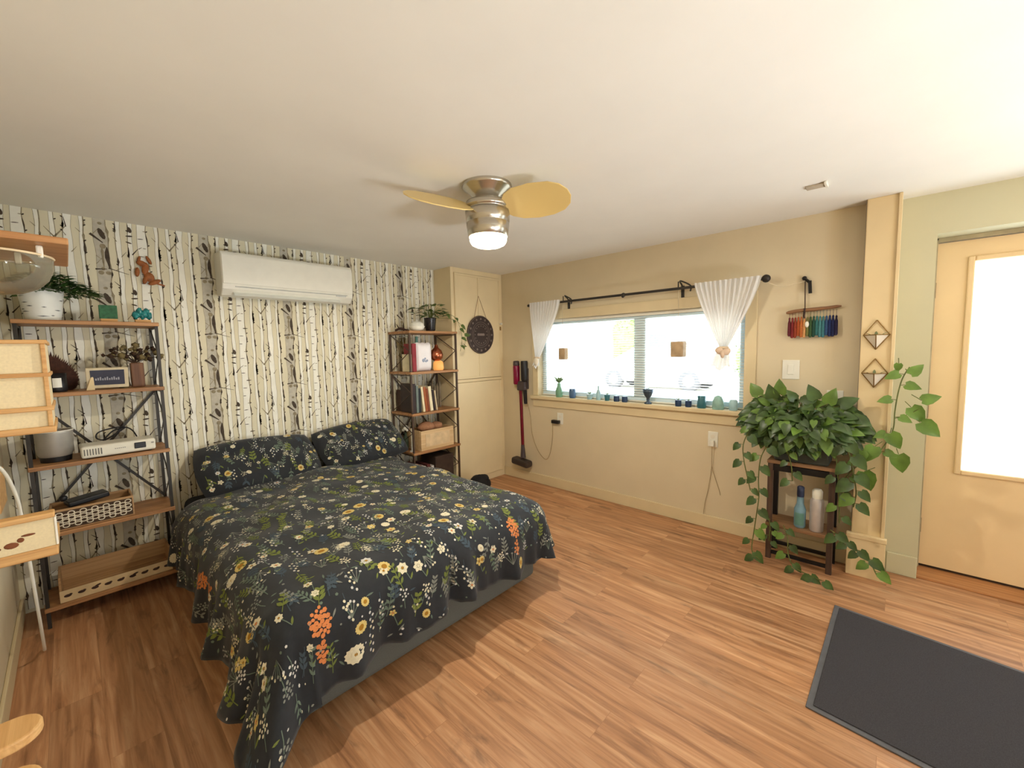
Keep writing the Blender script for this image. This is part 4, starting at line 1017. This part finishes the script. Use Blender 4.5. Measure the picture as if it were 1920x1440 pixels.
# ------------------------------------------------------------------ plant stand with its big vine
sx0, sx1, sy0, sy1 = 3.095, 3.300, .250, .603
DW = wood('stand_dark_wood', srgb(58, 42, 34), srgb(96, 72, 58), 'z')
sd = thing('plant_stand', 'small dark two tier stand under the big vine plant beside the pilaster', 'plant stand', ((sx0+sx1)/2, (sy0+sy1)/2, 0))
for x in (sx0, sx1-.030):
    for y in (sy0, sy1-.030): MB().box(x, y, 0, x+.030, y+.030, .645).build('leg', DW if x == sx0 else BLACK, sd, .002)
for zt, nm in ((.668, 'top_board'), (.245, 'shelf_board')): MB().box(sx0-.004, sy0-.004, zt-.022, sx1+.004, sy1+.004, zt).build(nm, wood('stand_top_wood', srgb(110, 78, 52), srgb(160, 120, 82), 'y'), sd, .002)
for (xa, xb, za, zb) in ((sx0+.004, sx0+.022, .035, .055), (sx1-.022, sx1-.004, .035, .055), (sx0+.003, sx0+.022, .60, .640)): MB().box(xa, sy0+.0305, za, xb, sy1-.0305, zb).build('rail', BLACK, sd)
PG = mat('vine_leaf_green', srgb(62, 86, 40), .38, var=.45, scale=14, spec=.5)
PG2 = mat('vine_leaf_light', srgb(98, 128, 54), .4, var=.3, scale=14)
vp = thing('vine_plant', 'large trailing heart leaf vine in a dark pot on the plant stand', 'plant', (3.19, .43, .668))
MB().box(3.105, .285, .6685, 3.285, .575, .86).build('pot', mat('pot_slate', srgb(62, 66, 60), .6, var=.15), vp, .012)
MB().box(3.115, .295, .8605, 3.275, .565, .866).build('soil', SOIL, vp)
lf = MB(); stm = MB()
def vleaf(p, d, n, ln, mi=None): heart_leaf(lf, p, d, n, ln, ln*.78, (1 if R.random() < .22 else 0) if mi is None else mi)
cx, cy_, cz = 3.13, .445, .90
for k in range(420):
    a = R.random()*6.283; q = R.random()**.55
    y = cy_+.315*q*cos(a); z = cz+.17*q*sin(a)+.03*R.random()
    if z < .74: z = .74+.1*R.random()
    bulge = math.sqrt(max(0, 1-q*q)); x = min(3.29, cx-.15*bulge*(.25+.75*R.random())+.08*(1-bulge))
    d = Vector((-.5*R.random(), (y-cy_)*3+.8*(R.random()-.5), (z-cz)*2.0-.35+.8*(R.random()-.5)))
    vleaf((x, y, z), d, (-1, .25*(R.random()-.5)+.3*(y-cy_), .5+.5*R.random()), .050+.036*R.random())
for k in range(40):
    a = R.random()*6.283; y = cy_+.24*cos(a); z = .90+.13*abs(sin(a)); stm.tube(curve([(3.2, .43+.08*cos(a), .865), (3.15, (y+.43)/2, z+.02), (3.08, y, z)], 3), .0022, 4)
for (y, z, d) in [(.665, 1.085, (0, .4, .6)), (.585, 1.07, (-.3, .2, .8)), (.545, 1.10, (-.2, .1, 1)), (.36, 1.08, (-.1, .4, .9)), (.43, 1.05, (0, -.8, .5)), (.245, 1.05, (0, -.9, .6)), (.19, .98, (0, -1, -.3)), (.30, 1.06, (-.2, -.3, .9))]:
    vleaf((3.10, y, z), d, (-1, 0, .4), .10); stm.tube(curve([(3.15, .43, .88), (3.12, (y+.43)/2, z-.05), (3.10, y, z)], 3), .0026, 5)
def vine(path, step, ln, side=0., mi=None, r=.0032):
    c_ = curve(path, 7); stm.tube(c_, r, 6)
    for i in range(2, len(c_), step):
        sg = 1 if (i//step) % 2 else -1; t = (c_[min(i+1, len(c_)-1)]-c_[i-1]).normalized()
        d = Vector((-.35, sg*.8+side, -.45-.3*R.random()+.3*t.z)); b = c_[i]+Vector((-.012, sg*.022, .004))
        stm.tube([c_[i], b], .0018, 4); vleaf(b, d, (-1, 0, .35), ln*(.8+.4*R.random()), mi)
vine([(3.08, .64, .92), (3.04, .70, .86), (3.03, .735, .76), (3.03, .73, .66), (3.04, .71, .55), (3.05, .69, .45)], 4, .062)
vine([(3.07, .60, .78), (3.05, .635, .68), (3.05, .645, .55), (3.05, .64, .42), (3.05, .65, .30), (3.04, .66, .18), (3.0, .66, .06), (2.96, .60, .03)], 4, .066)
vine([(3.08, .50, .76), (3.065, .47, .66), (3.06, .46, .56)], 4, .06)
vine([(3.07, .58, .28), (3.05, .57, .22), (3.05, .575, .14)], 3, .055)
vine([(3.06, .50, .26), (3.03, .47, .20), (3.01, .46, .10), (2.98, .42, .04), (2.95, .33, .03), (2.93, .28, .03)], 4, .062)
vine([(3.08, .24, .86), (3.06, .19, .78), (3.06, .165, .66), (3.07, .15, .55), (3.08, .16, .46)], 3, .085)
vine([(3.09, .25, .74), (3.08, .235, .60), (3.08, .225, .45), (3.07, .22, .35)], 4, .065)
vine([(3.06, .26, .30), (3.05, .20, .26), (3.05, .14, .22), (3.04, .08, .18), (3.0, .04, .12)], 3, .07)
vine([(3.09, .22, .60), (3.10, .14, .72), (3.12, .06, .80), (3.14, .01, .92), (3.16, .005, 1.03), (3.17, -.005, 1.14), (3.18, -.02, 1.22), (3.18, -.045, 1.28)], 6, .062, 0., 1)
for p, d, ln in [((3.10, -.02, .80), (0, -.2, -1), .11), ((3.12, .02, .91), (0, -.5, -.9), .10), ((3.08, .12, .68), (0, -.3, -1), .12), ((3.15, -.10, .98), (0, -.9, -.8), .11), ((3.15, -.06, 1.06), (0, -.5, -.7), .10), ((3.15, -.10, 1.10), (0, -.8, .3), .08), ((3.16, -.05, 1.24), (0, -.6, .7), .075), ((3.10, .08, .83), (-.2, .3, -.8), .10), ((3.17, .0, 1.30), (0, .1, -1), .05), ((3.09, .135, .80), (-.2, .2, -.9), .09)]:
    vleaf(p, d, (-1, 0, .2), ln, 1)
    stm.tube([p, (p[0]+.01, p[1]*.6+.002, p[2]+.03)], .002, 4)
stm.tube(curve([(3.16, .005, .99), (3.15, -.05, 1.02), (3.15, -.10, 1.06)], 4), .002, 4)
lf.build('foliage', [PG, PG2], vp); stm.build('vines', STEM, vp)
z = .245
bt1 = thing('spray_bottle', 'blue bottle with a dark cap on the lower tier of the plant stand', 'bottle', (3.14, .425, z))
MB().lathe((3.14, .425, z), [(.026, .0005), (.032, .01), (.032, .12), (.020, .155), (.018, .20)], 18).build('body', mat('bottle_blue', srgb(120, 158, 176), .25, var=.1), bt1)
MB().lathe((3.14, .425, z), [(.0185, .2005), (.02, .21), (.02, .262), (.012, .27)], 16).build('cap', mat('cap_navy', srgb(44, 56, 88), .4), bt1)
m = MB(); m.grid(lambda u, v: Vector((3.14+.0326*cos(2.3+1.7*u), .425+.0326*sin(2.3+1.7*u), z+.02+.08*v)), 8, 1); m.build('label', mat('label_green', srgb(96, 140, 130), .5), bt1)
bt2 = thing('spray_can', 'silver and white canister on the lower tier of the plant stand', 'canister', (3.14, .338, z))
MB().lathe((3.14, .338, z), [(.034, .0005), (.037, .008), (.037, .19), (.028, .21)], 20).build('body', mat('can_silver', srgb(196, 188, 184), .35, .3, var=.08), bt2)
MB().lathe((3.14, .338, z), [(.027, .2105), (.028, .255), (.02, .268)], 18).build('cap', WHITEP, bt2)

# ------------------------------------------------------------------ door mat, ceiling detector
mm = thing('door_mat', 'charcoal door mat on the wood floor before the entry door', 'mat', (2.29, -.45, 0))
A = Vector((2.742, .200, 0)); B = Vector((1.872, .212, 0)); dl = Vector((-.085, -1, 0)).normalized()*1.35
q = [A, B, B+dl, A+dl]; ce = (q[0]+q[2])/2
MB().prism([tuple(p+Vector((0, 0, .0006))) for p in q], (0, 0, .006)).build('border', mat('mat_edge', srgb(92, 92, 96), .7), mm, .002)
qi = [ce+(p-ce)*1 for p in q]; ux = (B-A).normalized(); uy = dl.normalized(); ins = .022
qi = [A+ux*ins+uy*ins, B-ux*ins+uy*ins, B+dl-ux*ins-uy*ins, A+dl+ux*ins-uy*ins]
MB().prism([tuple(p+Vector((0, 0, .0068))) for p in qi], (0, 0, .004)).build('pile', mat('mat_charcoal', srgb(58, 56, 60), .95, var=.22, scale=260, bump=.6), mm, .002)
dt = thing('ceiling_detector', 'small square white detector on the ceiling near the pilaster', 'detector', (2.74, .355, CEIL))
MB().box(2.715, .318, CEIL-.010, 2.77, .398, CEIL-.0003).build('case', mat('detector_grey', srgb(188, 174, 152), .6), dt, .003); MB().box(2.70, .306, CEIL-.016, 2.775, .3175, CEIL-.0003).build('rim', WHITEP, dt, .002)

# ------------------------------------------------------------------ row of small things on the window sill
SX = 3.328; SZ = WZ0
def sill(name, y, prof, m_, label, cat, extra=None):
    t = thing(name, label, cat, (SX, y, SZ), 'small things on the window sill')
    MB().lathe((SX, y, SZ), [(min(r, .046), h+.0004) for r, h in prof], 16).build('body', m_, t)
    if extra: extra(t, y)
GLG = mat('sill_green_glass', srgb(120, 170, 140), .2); GLB = mat('sill_blue_glass', srgb(74, 104, 140), .2); GLD = mat('sill_dark_blue', srgb(44, 66, 100), .3)
GLT = mat('sill_teal', srgb(56, 112, 124), .3); GLA = mat('sill_pale_aqua', srgb(170, 206, 214), .25)
def sprig_top(h, n, ln, m_=None):
    def f(t, y):
        m = MB()
        for k in range(n):
            a = k*2.4; leaf_at(m, (SX+.006*cos(a), y+.006*sin(a), SZ+h), (cos(a)*.5-.2, sin(a)*.8, .9), ln*(.7+.1*(k % 4)), ln*.35)
        m.build('leaves', m_ or mat('sill_leaf', srgb(108, 140, 84), .5, var=.3), t)
    return f
sill('green_vase', 2.47, [(.030, 0), (.034, .02), (.034, .07), (.018, .11), (.016, .14)], GLG, 'green glass vase with sprigs at the left end of the window sill', 'vase', sprig_top(.14, 9, .10))
sill('glass_jar', 2.31, [(.028, 0), (.032, .015), (.032, .08), (.026, .09)], GLB, 'blue and white glass jar second from the left on the sill', 'jar')
sill('mini_pot', 2.115, [(.022, 0), (.028, .045), (.030, .05)], GLA, 'pale aqua mini pot with tiny seedling on the sill', 'pot', sprig_top(.05, 7, .04))
sill('glass_bottle', 2.02, [(.020, 0), (.022, .02), (.020, .07), (.008, .10), (.008, .13)], GLA, 'slim aqua bottle right of the seedling pot on the sill', 'bottle')
sill('mini_pot', 1.93, [(.020, 0), (.026, .05), (.026, .055)], GLT, 'small teal pot left of the window mullion', 'pot', sprig_top(.055, 6, .03))
sill('votive_cup', 1.835, [(.024, 0), (.026, .01), (.024, .05)], GLD, 'dark blue votive cup under the left pane, left of its pair', 'cup')
sill('votive_cup', 1.755, [(.024, 0), (.026, .01), (.024, .05)], GLD, 'dark blue votive cup nearest the window mullion', 'cup')
sill('pedestal_bowl', 1.54, [(.030, 0), (.032, .008), (.012, .022), (.014, .05), (.030, .07), (.042, .10), (.045, .125), (.040, .125)], mat('bowl_pewter', srgb(70, 84, 100), .3, .5), 'dark pedestal bowl right of the mullion on the sill', 'bowl', sprig_top(.12, 6, .03, GLA))
sill('votive_cup', 1.285, [(.022, 0), (.025, .01), (.024, .05)], GLD, 'dark blue votive cup below the larger hanging lantern, left of its pair', 'cup', sprig_top(.05, 5, .025))
sill('votive_cup', 1.205, [(.022, 0), (.025, .01), (.024, .05)], GLD, 'dark blue votive cup left of the teal jar', 'cup', sprig_top(.05, 5, .025))
sill('glass_jar', 1.105, [(.030, 0), (.034, .01), (.032, .05), (.028, .06), (.030, .09), (.026, .095)], GLT, 'teal lidded jar under the right curtain', 'jar')
sill('glass_cloche', .985, [(.040, 0), (.042, .02), (.040, .06), (.026, .095), (.006, .105)], mat('cloche_aqua', srgb(150, 190, 180), .2, var=.2), 'aqua glass cloche near the right end of the sill', 'cloche')
sill('glass_jar', .88, [(.026, 0), (.03, .02), (.028, .07), (.02, .08)], GLA, 'pale aqua jar at the right end of the sill', 'jar')

# ------------------------------------------------------------------ cat climbing furniture on the left wall
BRACK = mat('bracket_white', srgb(240, 236, 224), .4, var=.02)
up = thing('cat_shelf', 'wooden cat shelf high on the left wall above the clear bowl', 'shelf', (XL, 2.24, 1.785))
PIN = wood('cat_shelf_wood', srgb(176, 122, 74), srgb(208, 158, 104), 'x', .45, 30)
m = MB(); m.box(XL+.0004, 2.0, 1.790, .032, 2.48, 1.812); m.build('board', PIN, up, .004)
dm = thing('clear_bowl', 'clear acrylic cat bowl hanging under the high wooden cat shelf', 'bowl', (-.132, 2.14, 1.62))
ACR = glassy('clear_acrylic', (.93, .94, .90, 1), refl=.07, frost=.16, body=(.9, .9, .8, 1))
MB().lathe((-.132, 2.14, 0), [(.012, 1.632), (.05, 1.638), (.085, 1.655), (.112, 1.685), (.125, 1.72), (.128, 1.757), (.124, 1.757), (.121, 1.722), (.108, 1.69), (.082, 1.66), (.048, 1.643), (.012, 1.637)], 40, cap=False).build('shell', ACR, dm)
MB().tube([(-.132+.127*cos(t), 2.14+.127*sin(t), 1.759) for t in [2*PI*k/40 for k in range(40)]], .004, 6, closed=True).build('rim', mat('acrylic_rim', srgb(226, 206, 170), .3), dm)
for a in (-1.9, -.6, 1.2, 2.8): MB().bar((-.132+.118*cos(a), 2.14+.118*sin(a), 1.750), (-.132+.118*cos(a), 2.14+.118*sin(a), 1.7895), .03, .016).build('hanger', BRACK, dm, .004)
fb = thing('cat_box', 'wood framed canvas cat box on the left wall below the clear bowl', 'cat box', (XL, 2.35, 1.16))
bx1, by0, by1 = -.043, 2.20, 2.52
MB().box(XL+.0004, by0+.008, 1.175, bx1-.006, by1, 1.478).build('canvas', CLOTHW, fb, .004)
for z0, z1 in ((1.474, 1.488), (1.358, 1.372), (1.238, 1.254), (1.160, 1.182)): MB().box(XL+.0004, by0-.004, z0, bx1, by1+.004, z1).build('rail', PINEX, fb, .003)
for (xa, z0, z1) in ((-.262, 1.432, 1.468), (-.235, 1.344, 1.372)): MB().box(xa, by0-.010, z0, xa+.075, by0-.0045, z1).build('bracket', BRACK, fb, .003)
MB().box(bx1-.018, by0-.002, 1.183, bx1-.0062, by0+.0075, 1.474).build('corner_post', PINEX, fb, .002)
tr_ = thing('cat_tray', 'wooden cat tray with a printed canvas front low on the left wall', 'cat tray', (XL, 2.2, .76))
ty0, ty1, tx1 = 2.05, 2.34, -.066
MB().box(XL+.0004, ty0+.004, .795, tx1-.004, ty0+.016, .892).build('canvas_front', CLOTHW, tr_, .002)
MB().box(XL+.0004, ty0, .762, tx1, ty1, .795).build('floor_board', PINEX, tr_, .004)
MB().box(XL+.0004, ty0-.003, .892, tx1, ty0+.045, .910).build('top_rail', PINEX, tr_, .004)
MB().box(tx1-.0038, ty0+.002, .796, tx1+.002, ty0+.03, .8918).build('end_trim', BRACK, tr_, .002)
m = MB(); m.ball((-.20, ty0+.0035, .822), (.014, .0012, .007), 10).ball((-.165, ty0+.0035, .826), (.016, .0012, .010), 10).ball((-.145, ty0+.0035, .838), (.008, .0012, .008), 8).ball((-.128, ty0+.0035, .850), (.016, .0012, .004), 8)
m.build('printed_mark', mat('print_brown', srgb(124, 72, 44), .8, var=.4), tr_)
for k, (yc, zc) in enumerate(((1.405, .600), (1.28, .562))):
    m = MB(); n = 14; out = [(XL+.0004, yc-.055), (XL+.10, yc-.052)]+[(-.148+.050*cos(t), yc+.050*sin(t)) for t in [-PI/2+PI*i/n for i in range(n+1)]]+[(XL+.10, yc+.052), (XL+.0004, yc+.055)]
    m.prism([(x, y, zc-.024) for x, y in out], (0, 0, .024))
    single(m, 'cat_step_shelf', PINE, ('upper rounded pale wooden cat step low on the left wall', 'lower rounded pale wooden cat step at the bottom edge of the left wall')[k], 'step', 'rounded cat steps', .005)
single(MB().box(XL+.0004, 2.62, .80, -.225, 2.86, .955), 'wooden_box', PINEX, 'small orange toned wooden box on the left wall behind the cat tray', 'box', bevel=.004)
single(MB().tube(curve([(XL+.012, 2.58, .80), (XL+.012, 2.58, .99), (-.245, 2.58, 1.015), (-.21, 2.60, .985), (-.185, 2.62, .88), (-.175, 2.64, .74), (-.17, 2.70, .45), (-.17, 2.85, .10), (-.18, 3.0, .006)], 6), .006, 8), 'white_cable', WHITEP, 'white cable looping from the left wall down behind the cat tray', 'cable')

# ------------------------------------------------------------------ outdoors
CONC = mat('driveway_concrete', srgb(206, 202, 192), .9, var=.06, scale=2)
struct(MB().box(XD+.08, -30, -.2, 60, 40, -.05), 'ground_outside', CONC)
car = thing('parked_car', 'white car parked outside beyond the window', 'car', (14.5, 6.3, -.05))
prof = [(-2.15, .30), (-2.18, .62), (-2.05, .82), (-1.15, .95), (-.55, 1.40), (.65, 1.44), (1.35, 1.08), (2.05, 1.0), (2.18, .7), (2.15, .30)]
CARP = mat('car_white', srgb(238, 238, 238), .3, var=.01)
MB().prism([(13.65, 6.3+y, z-.05) for y, z in prof], (1.7, 0, 0)).build('body', CARP, car, .08, 3)
TINT = mat('car_glass', srgb(120, 150, 150), .15)
for xx in (13.64, 15.352): MB().prism([(xx, 6.3+y, z-.05) for y, z in ((-.98, .98), (-.50, 1.33), (.02, 1.35), (.02, .98))], (.008, 0, 0)).build('side_window', TINT, car); MB().prism([(xx, 6.3+y, z-.05) for y, z in ((.08, .98), (.08, 1.35), (.60, 1.36), (1.15, 1.04))], (.008, 0, 0)).build('side_window', TINT, car)
for y in (-1.35, 1.35):
    for xx in (13.66, 15.12):
        wl_ = MB().lathe((xx, 6.3+y, .28), [(.20, -.03), (.33, -.03), (.34, .0), (.34, .2), (.2, .22)], 24, M=roty(PI/2)).build('wheel', mat('tyre_grey', srgb(90, 90, 92), .8), car)
        MB().lathe((xx, 6.3+y, .28), [(.01, -.034), (.19, -.034), (.2, .0)], 20, M=roty(PI/2)).build('hubcap', CHROME, wl_)
hs = thing('outside_house', 'pale sided house across the driveway beyond the window', 'house', (24, 12, -.05))
m = MB()
for k in range(16): m.box(23.9+.02*(k % 2), 2, -.05+.2*k, 30, 30, .15+.2*k)
m.build('siding', mat('siding_cream', srgb(232, 230, 220), .8, var=.03), hs)
MB().prism([(23.3, 1.6, 3.15), (30.6, 1.6, 3.15), (27, 1.6, 5.2)], (0, 29, 0)).build('roof', mat('roof_grey', srgb(130, 126, 122), .9), hs)
MB().box(23.86, 9.5, .9, 23.95, 11, 2.2).build('house_window', TINT, hs)
HED = mat('hedge_green', srgb(120, 150, 84), .7, var=.4, scale=9)
for k, (x, y, r, h, lb_) in enumerate([(17.5, 1.6, 1.3, 2.0, 'round green bush outside behind the right curtain'), (19.0, 4.2, 1.1, 1.6, 'lower green bush outside right of the parked car'), (21.5, 11.2, 1.2, 3.0, 'tall green bush outside behind the parked car')]):
    m = MB().ball((x, y, h*.55), (r*.7, r*.7, h*.55), 14, lumpy=.2)
    for _ in range(500):
        a, b2_ = R.random()*6.28, R.random()*2-1; s_ = math.sqrt(1-b2_*b2_)
        p = Vector((x+r*.8*s_*cos(a), y+r*.8*s_*sin(a), h*.55+h*.58*b2_)); leaf_at(m, p, (s_*cos(a), s_*sin(a), b2_+.2), .16, .09)
    single(m, 'garden_bush', HED, lb_, 'bush', 'bushes outside')

# ------------------------------------------------------------------ light
def light(name, kind, loc, power, col, **k):
    l = bpy.data.lights.new(name, kind); l.energy = power; l.color = col
    for a, v in k.items(): setattr(l, a, v)
    o = bpy.data.objects.new(name, l); COL.objects.link(o); o.location = loc; return o
light('fan_lamp_light', 'POINT', (FX+.018, FY, 2.000), FAN_W, (1, .91, .76), shadow_soft_size=.016)
o = light('rear_fill_light', 'AREA', (2.35, -2.4, 1.05), UP_W, (.86, .94, 1), shape='RECTANGLE', size=1.8, size_y=1.2); o.rotation_euler = Vector((-.22, 1, .30)).to_track_quat('-Z', 'Y').to_euler()  # unseen fill added behind the camera; the rear wall has no window
for nm, x, e in (('low_fill_light', .25, .24), ('low_fill_light', 1.75, .44)):  # two unseen fills added to brighten the ceiling, no lamp stands there
    o = light(nm, 'AREA', (x, -2.3, .30), LOW_FILL_W*e, (.9, .96, 1), shape='DISK', size=.5, spread=math.radians(104)); o.rotation_euler = Vector((-.12, .78, .72)).to_track_quat('-Z', 'Y').to_euler()
light('entry_lamp', 'POINT', (2.35, -.85, 2.0), ENT_W, (1, .78, .50), shadow_soft_size=.07)
for nm, y0, y1, z0, z1, x in (('window_portal', WY0, WY1, WZ0, WZ1, 3.47), ('door_portal', GY1, GY0, GZ0, GZ1, XD+.05)):
    o = light(nm, 'AREA', (x, (y0+y1)/2, (z0+z1)/2), 1, (1, 1, 1), shape='RECTANGLE', size=z1-z0, size_y=y1-y0); o.rotation_euler = (0, PI/2, 0); o.data.cycles.is_portal = True
o = light('sun', 'SUN', (0, 0, 10), 5, (1, .97, .9), angle=.01); o.rotation_euler = Vector((.72, .25, -.62)).to_track_quat('-Z', 'Y').to_euler()
wd = bpy.data.worlds.new('sky'); bpy.context.scene.world = wd; wd.use_nodes = True
bgn = wd.node_tree.nodes['Background']; bgn.inputs['Color'].default_value = (.80, .92, 1, 1); bgn.inputs['Strength'].default_value = SKY

# ------------------------------------------------------------------ camera
yaw, pitch, roll = 7.51815594e-01, 8.25662675e-02, 2.02154569e-02
fwd = Vector((cos(pitch)*cos(yaw), cos(pitch)*sin(yaw), -sin(pitch)))
rt = fwd.cross(Vector((0, 0, 1))).normalized(); dn = fwd.cross(rt)
r2 = rt*cos(roll)+dn*sin(roll); d2 = dn*cos(roll)-rt*sin(roll)
cam = bpy.data.cameras.new('camera'); cam.sensor_width = 36; cam.lens = 777.0/1920*36; cam.clip_start = .02
co = bpy.data.objects.new('camera', cam); COL.objects.link(co)
Mx = Matrix((r2, -d2, -fwd)).transposed().to_4x4(); Mx.translation = Vector((0, 0, 1.42)); co.matrix_world = Mx
sc = bpy.context.scene; sc.camera = co
sc.view_settings.view_transform = 'Standard'; sc.view_settings.look = 'None'; sc.view_settings.exposure = EXPO; sc.view_settings.gamma = 1
sc.view_settings.use_curve_mapping = False
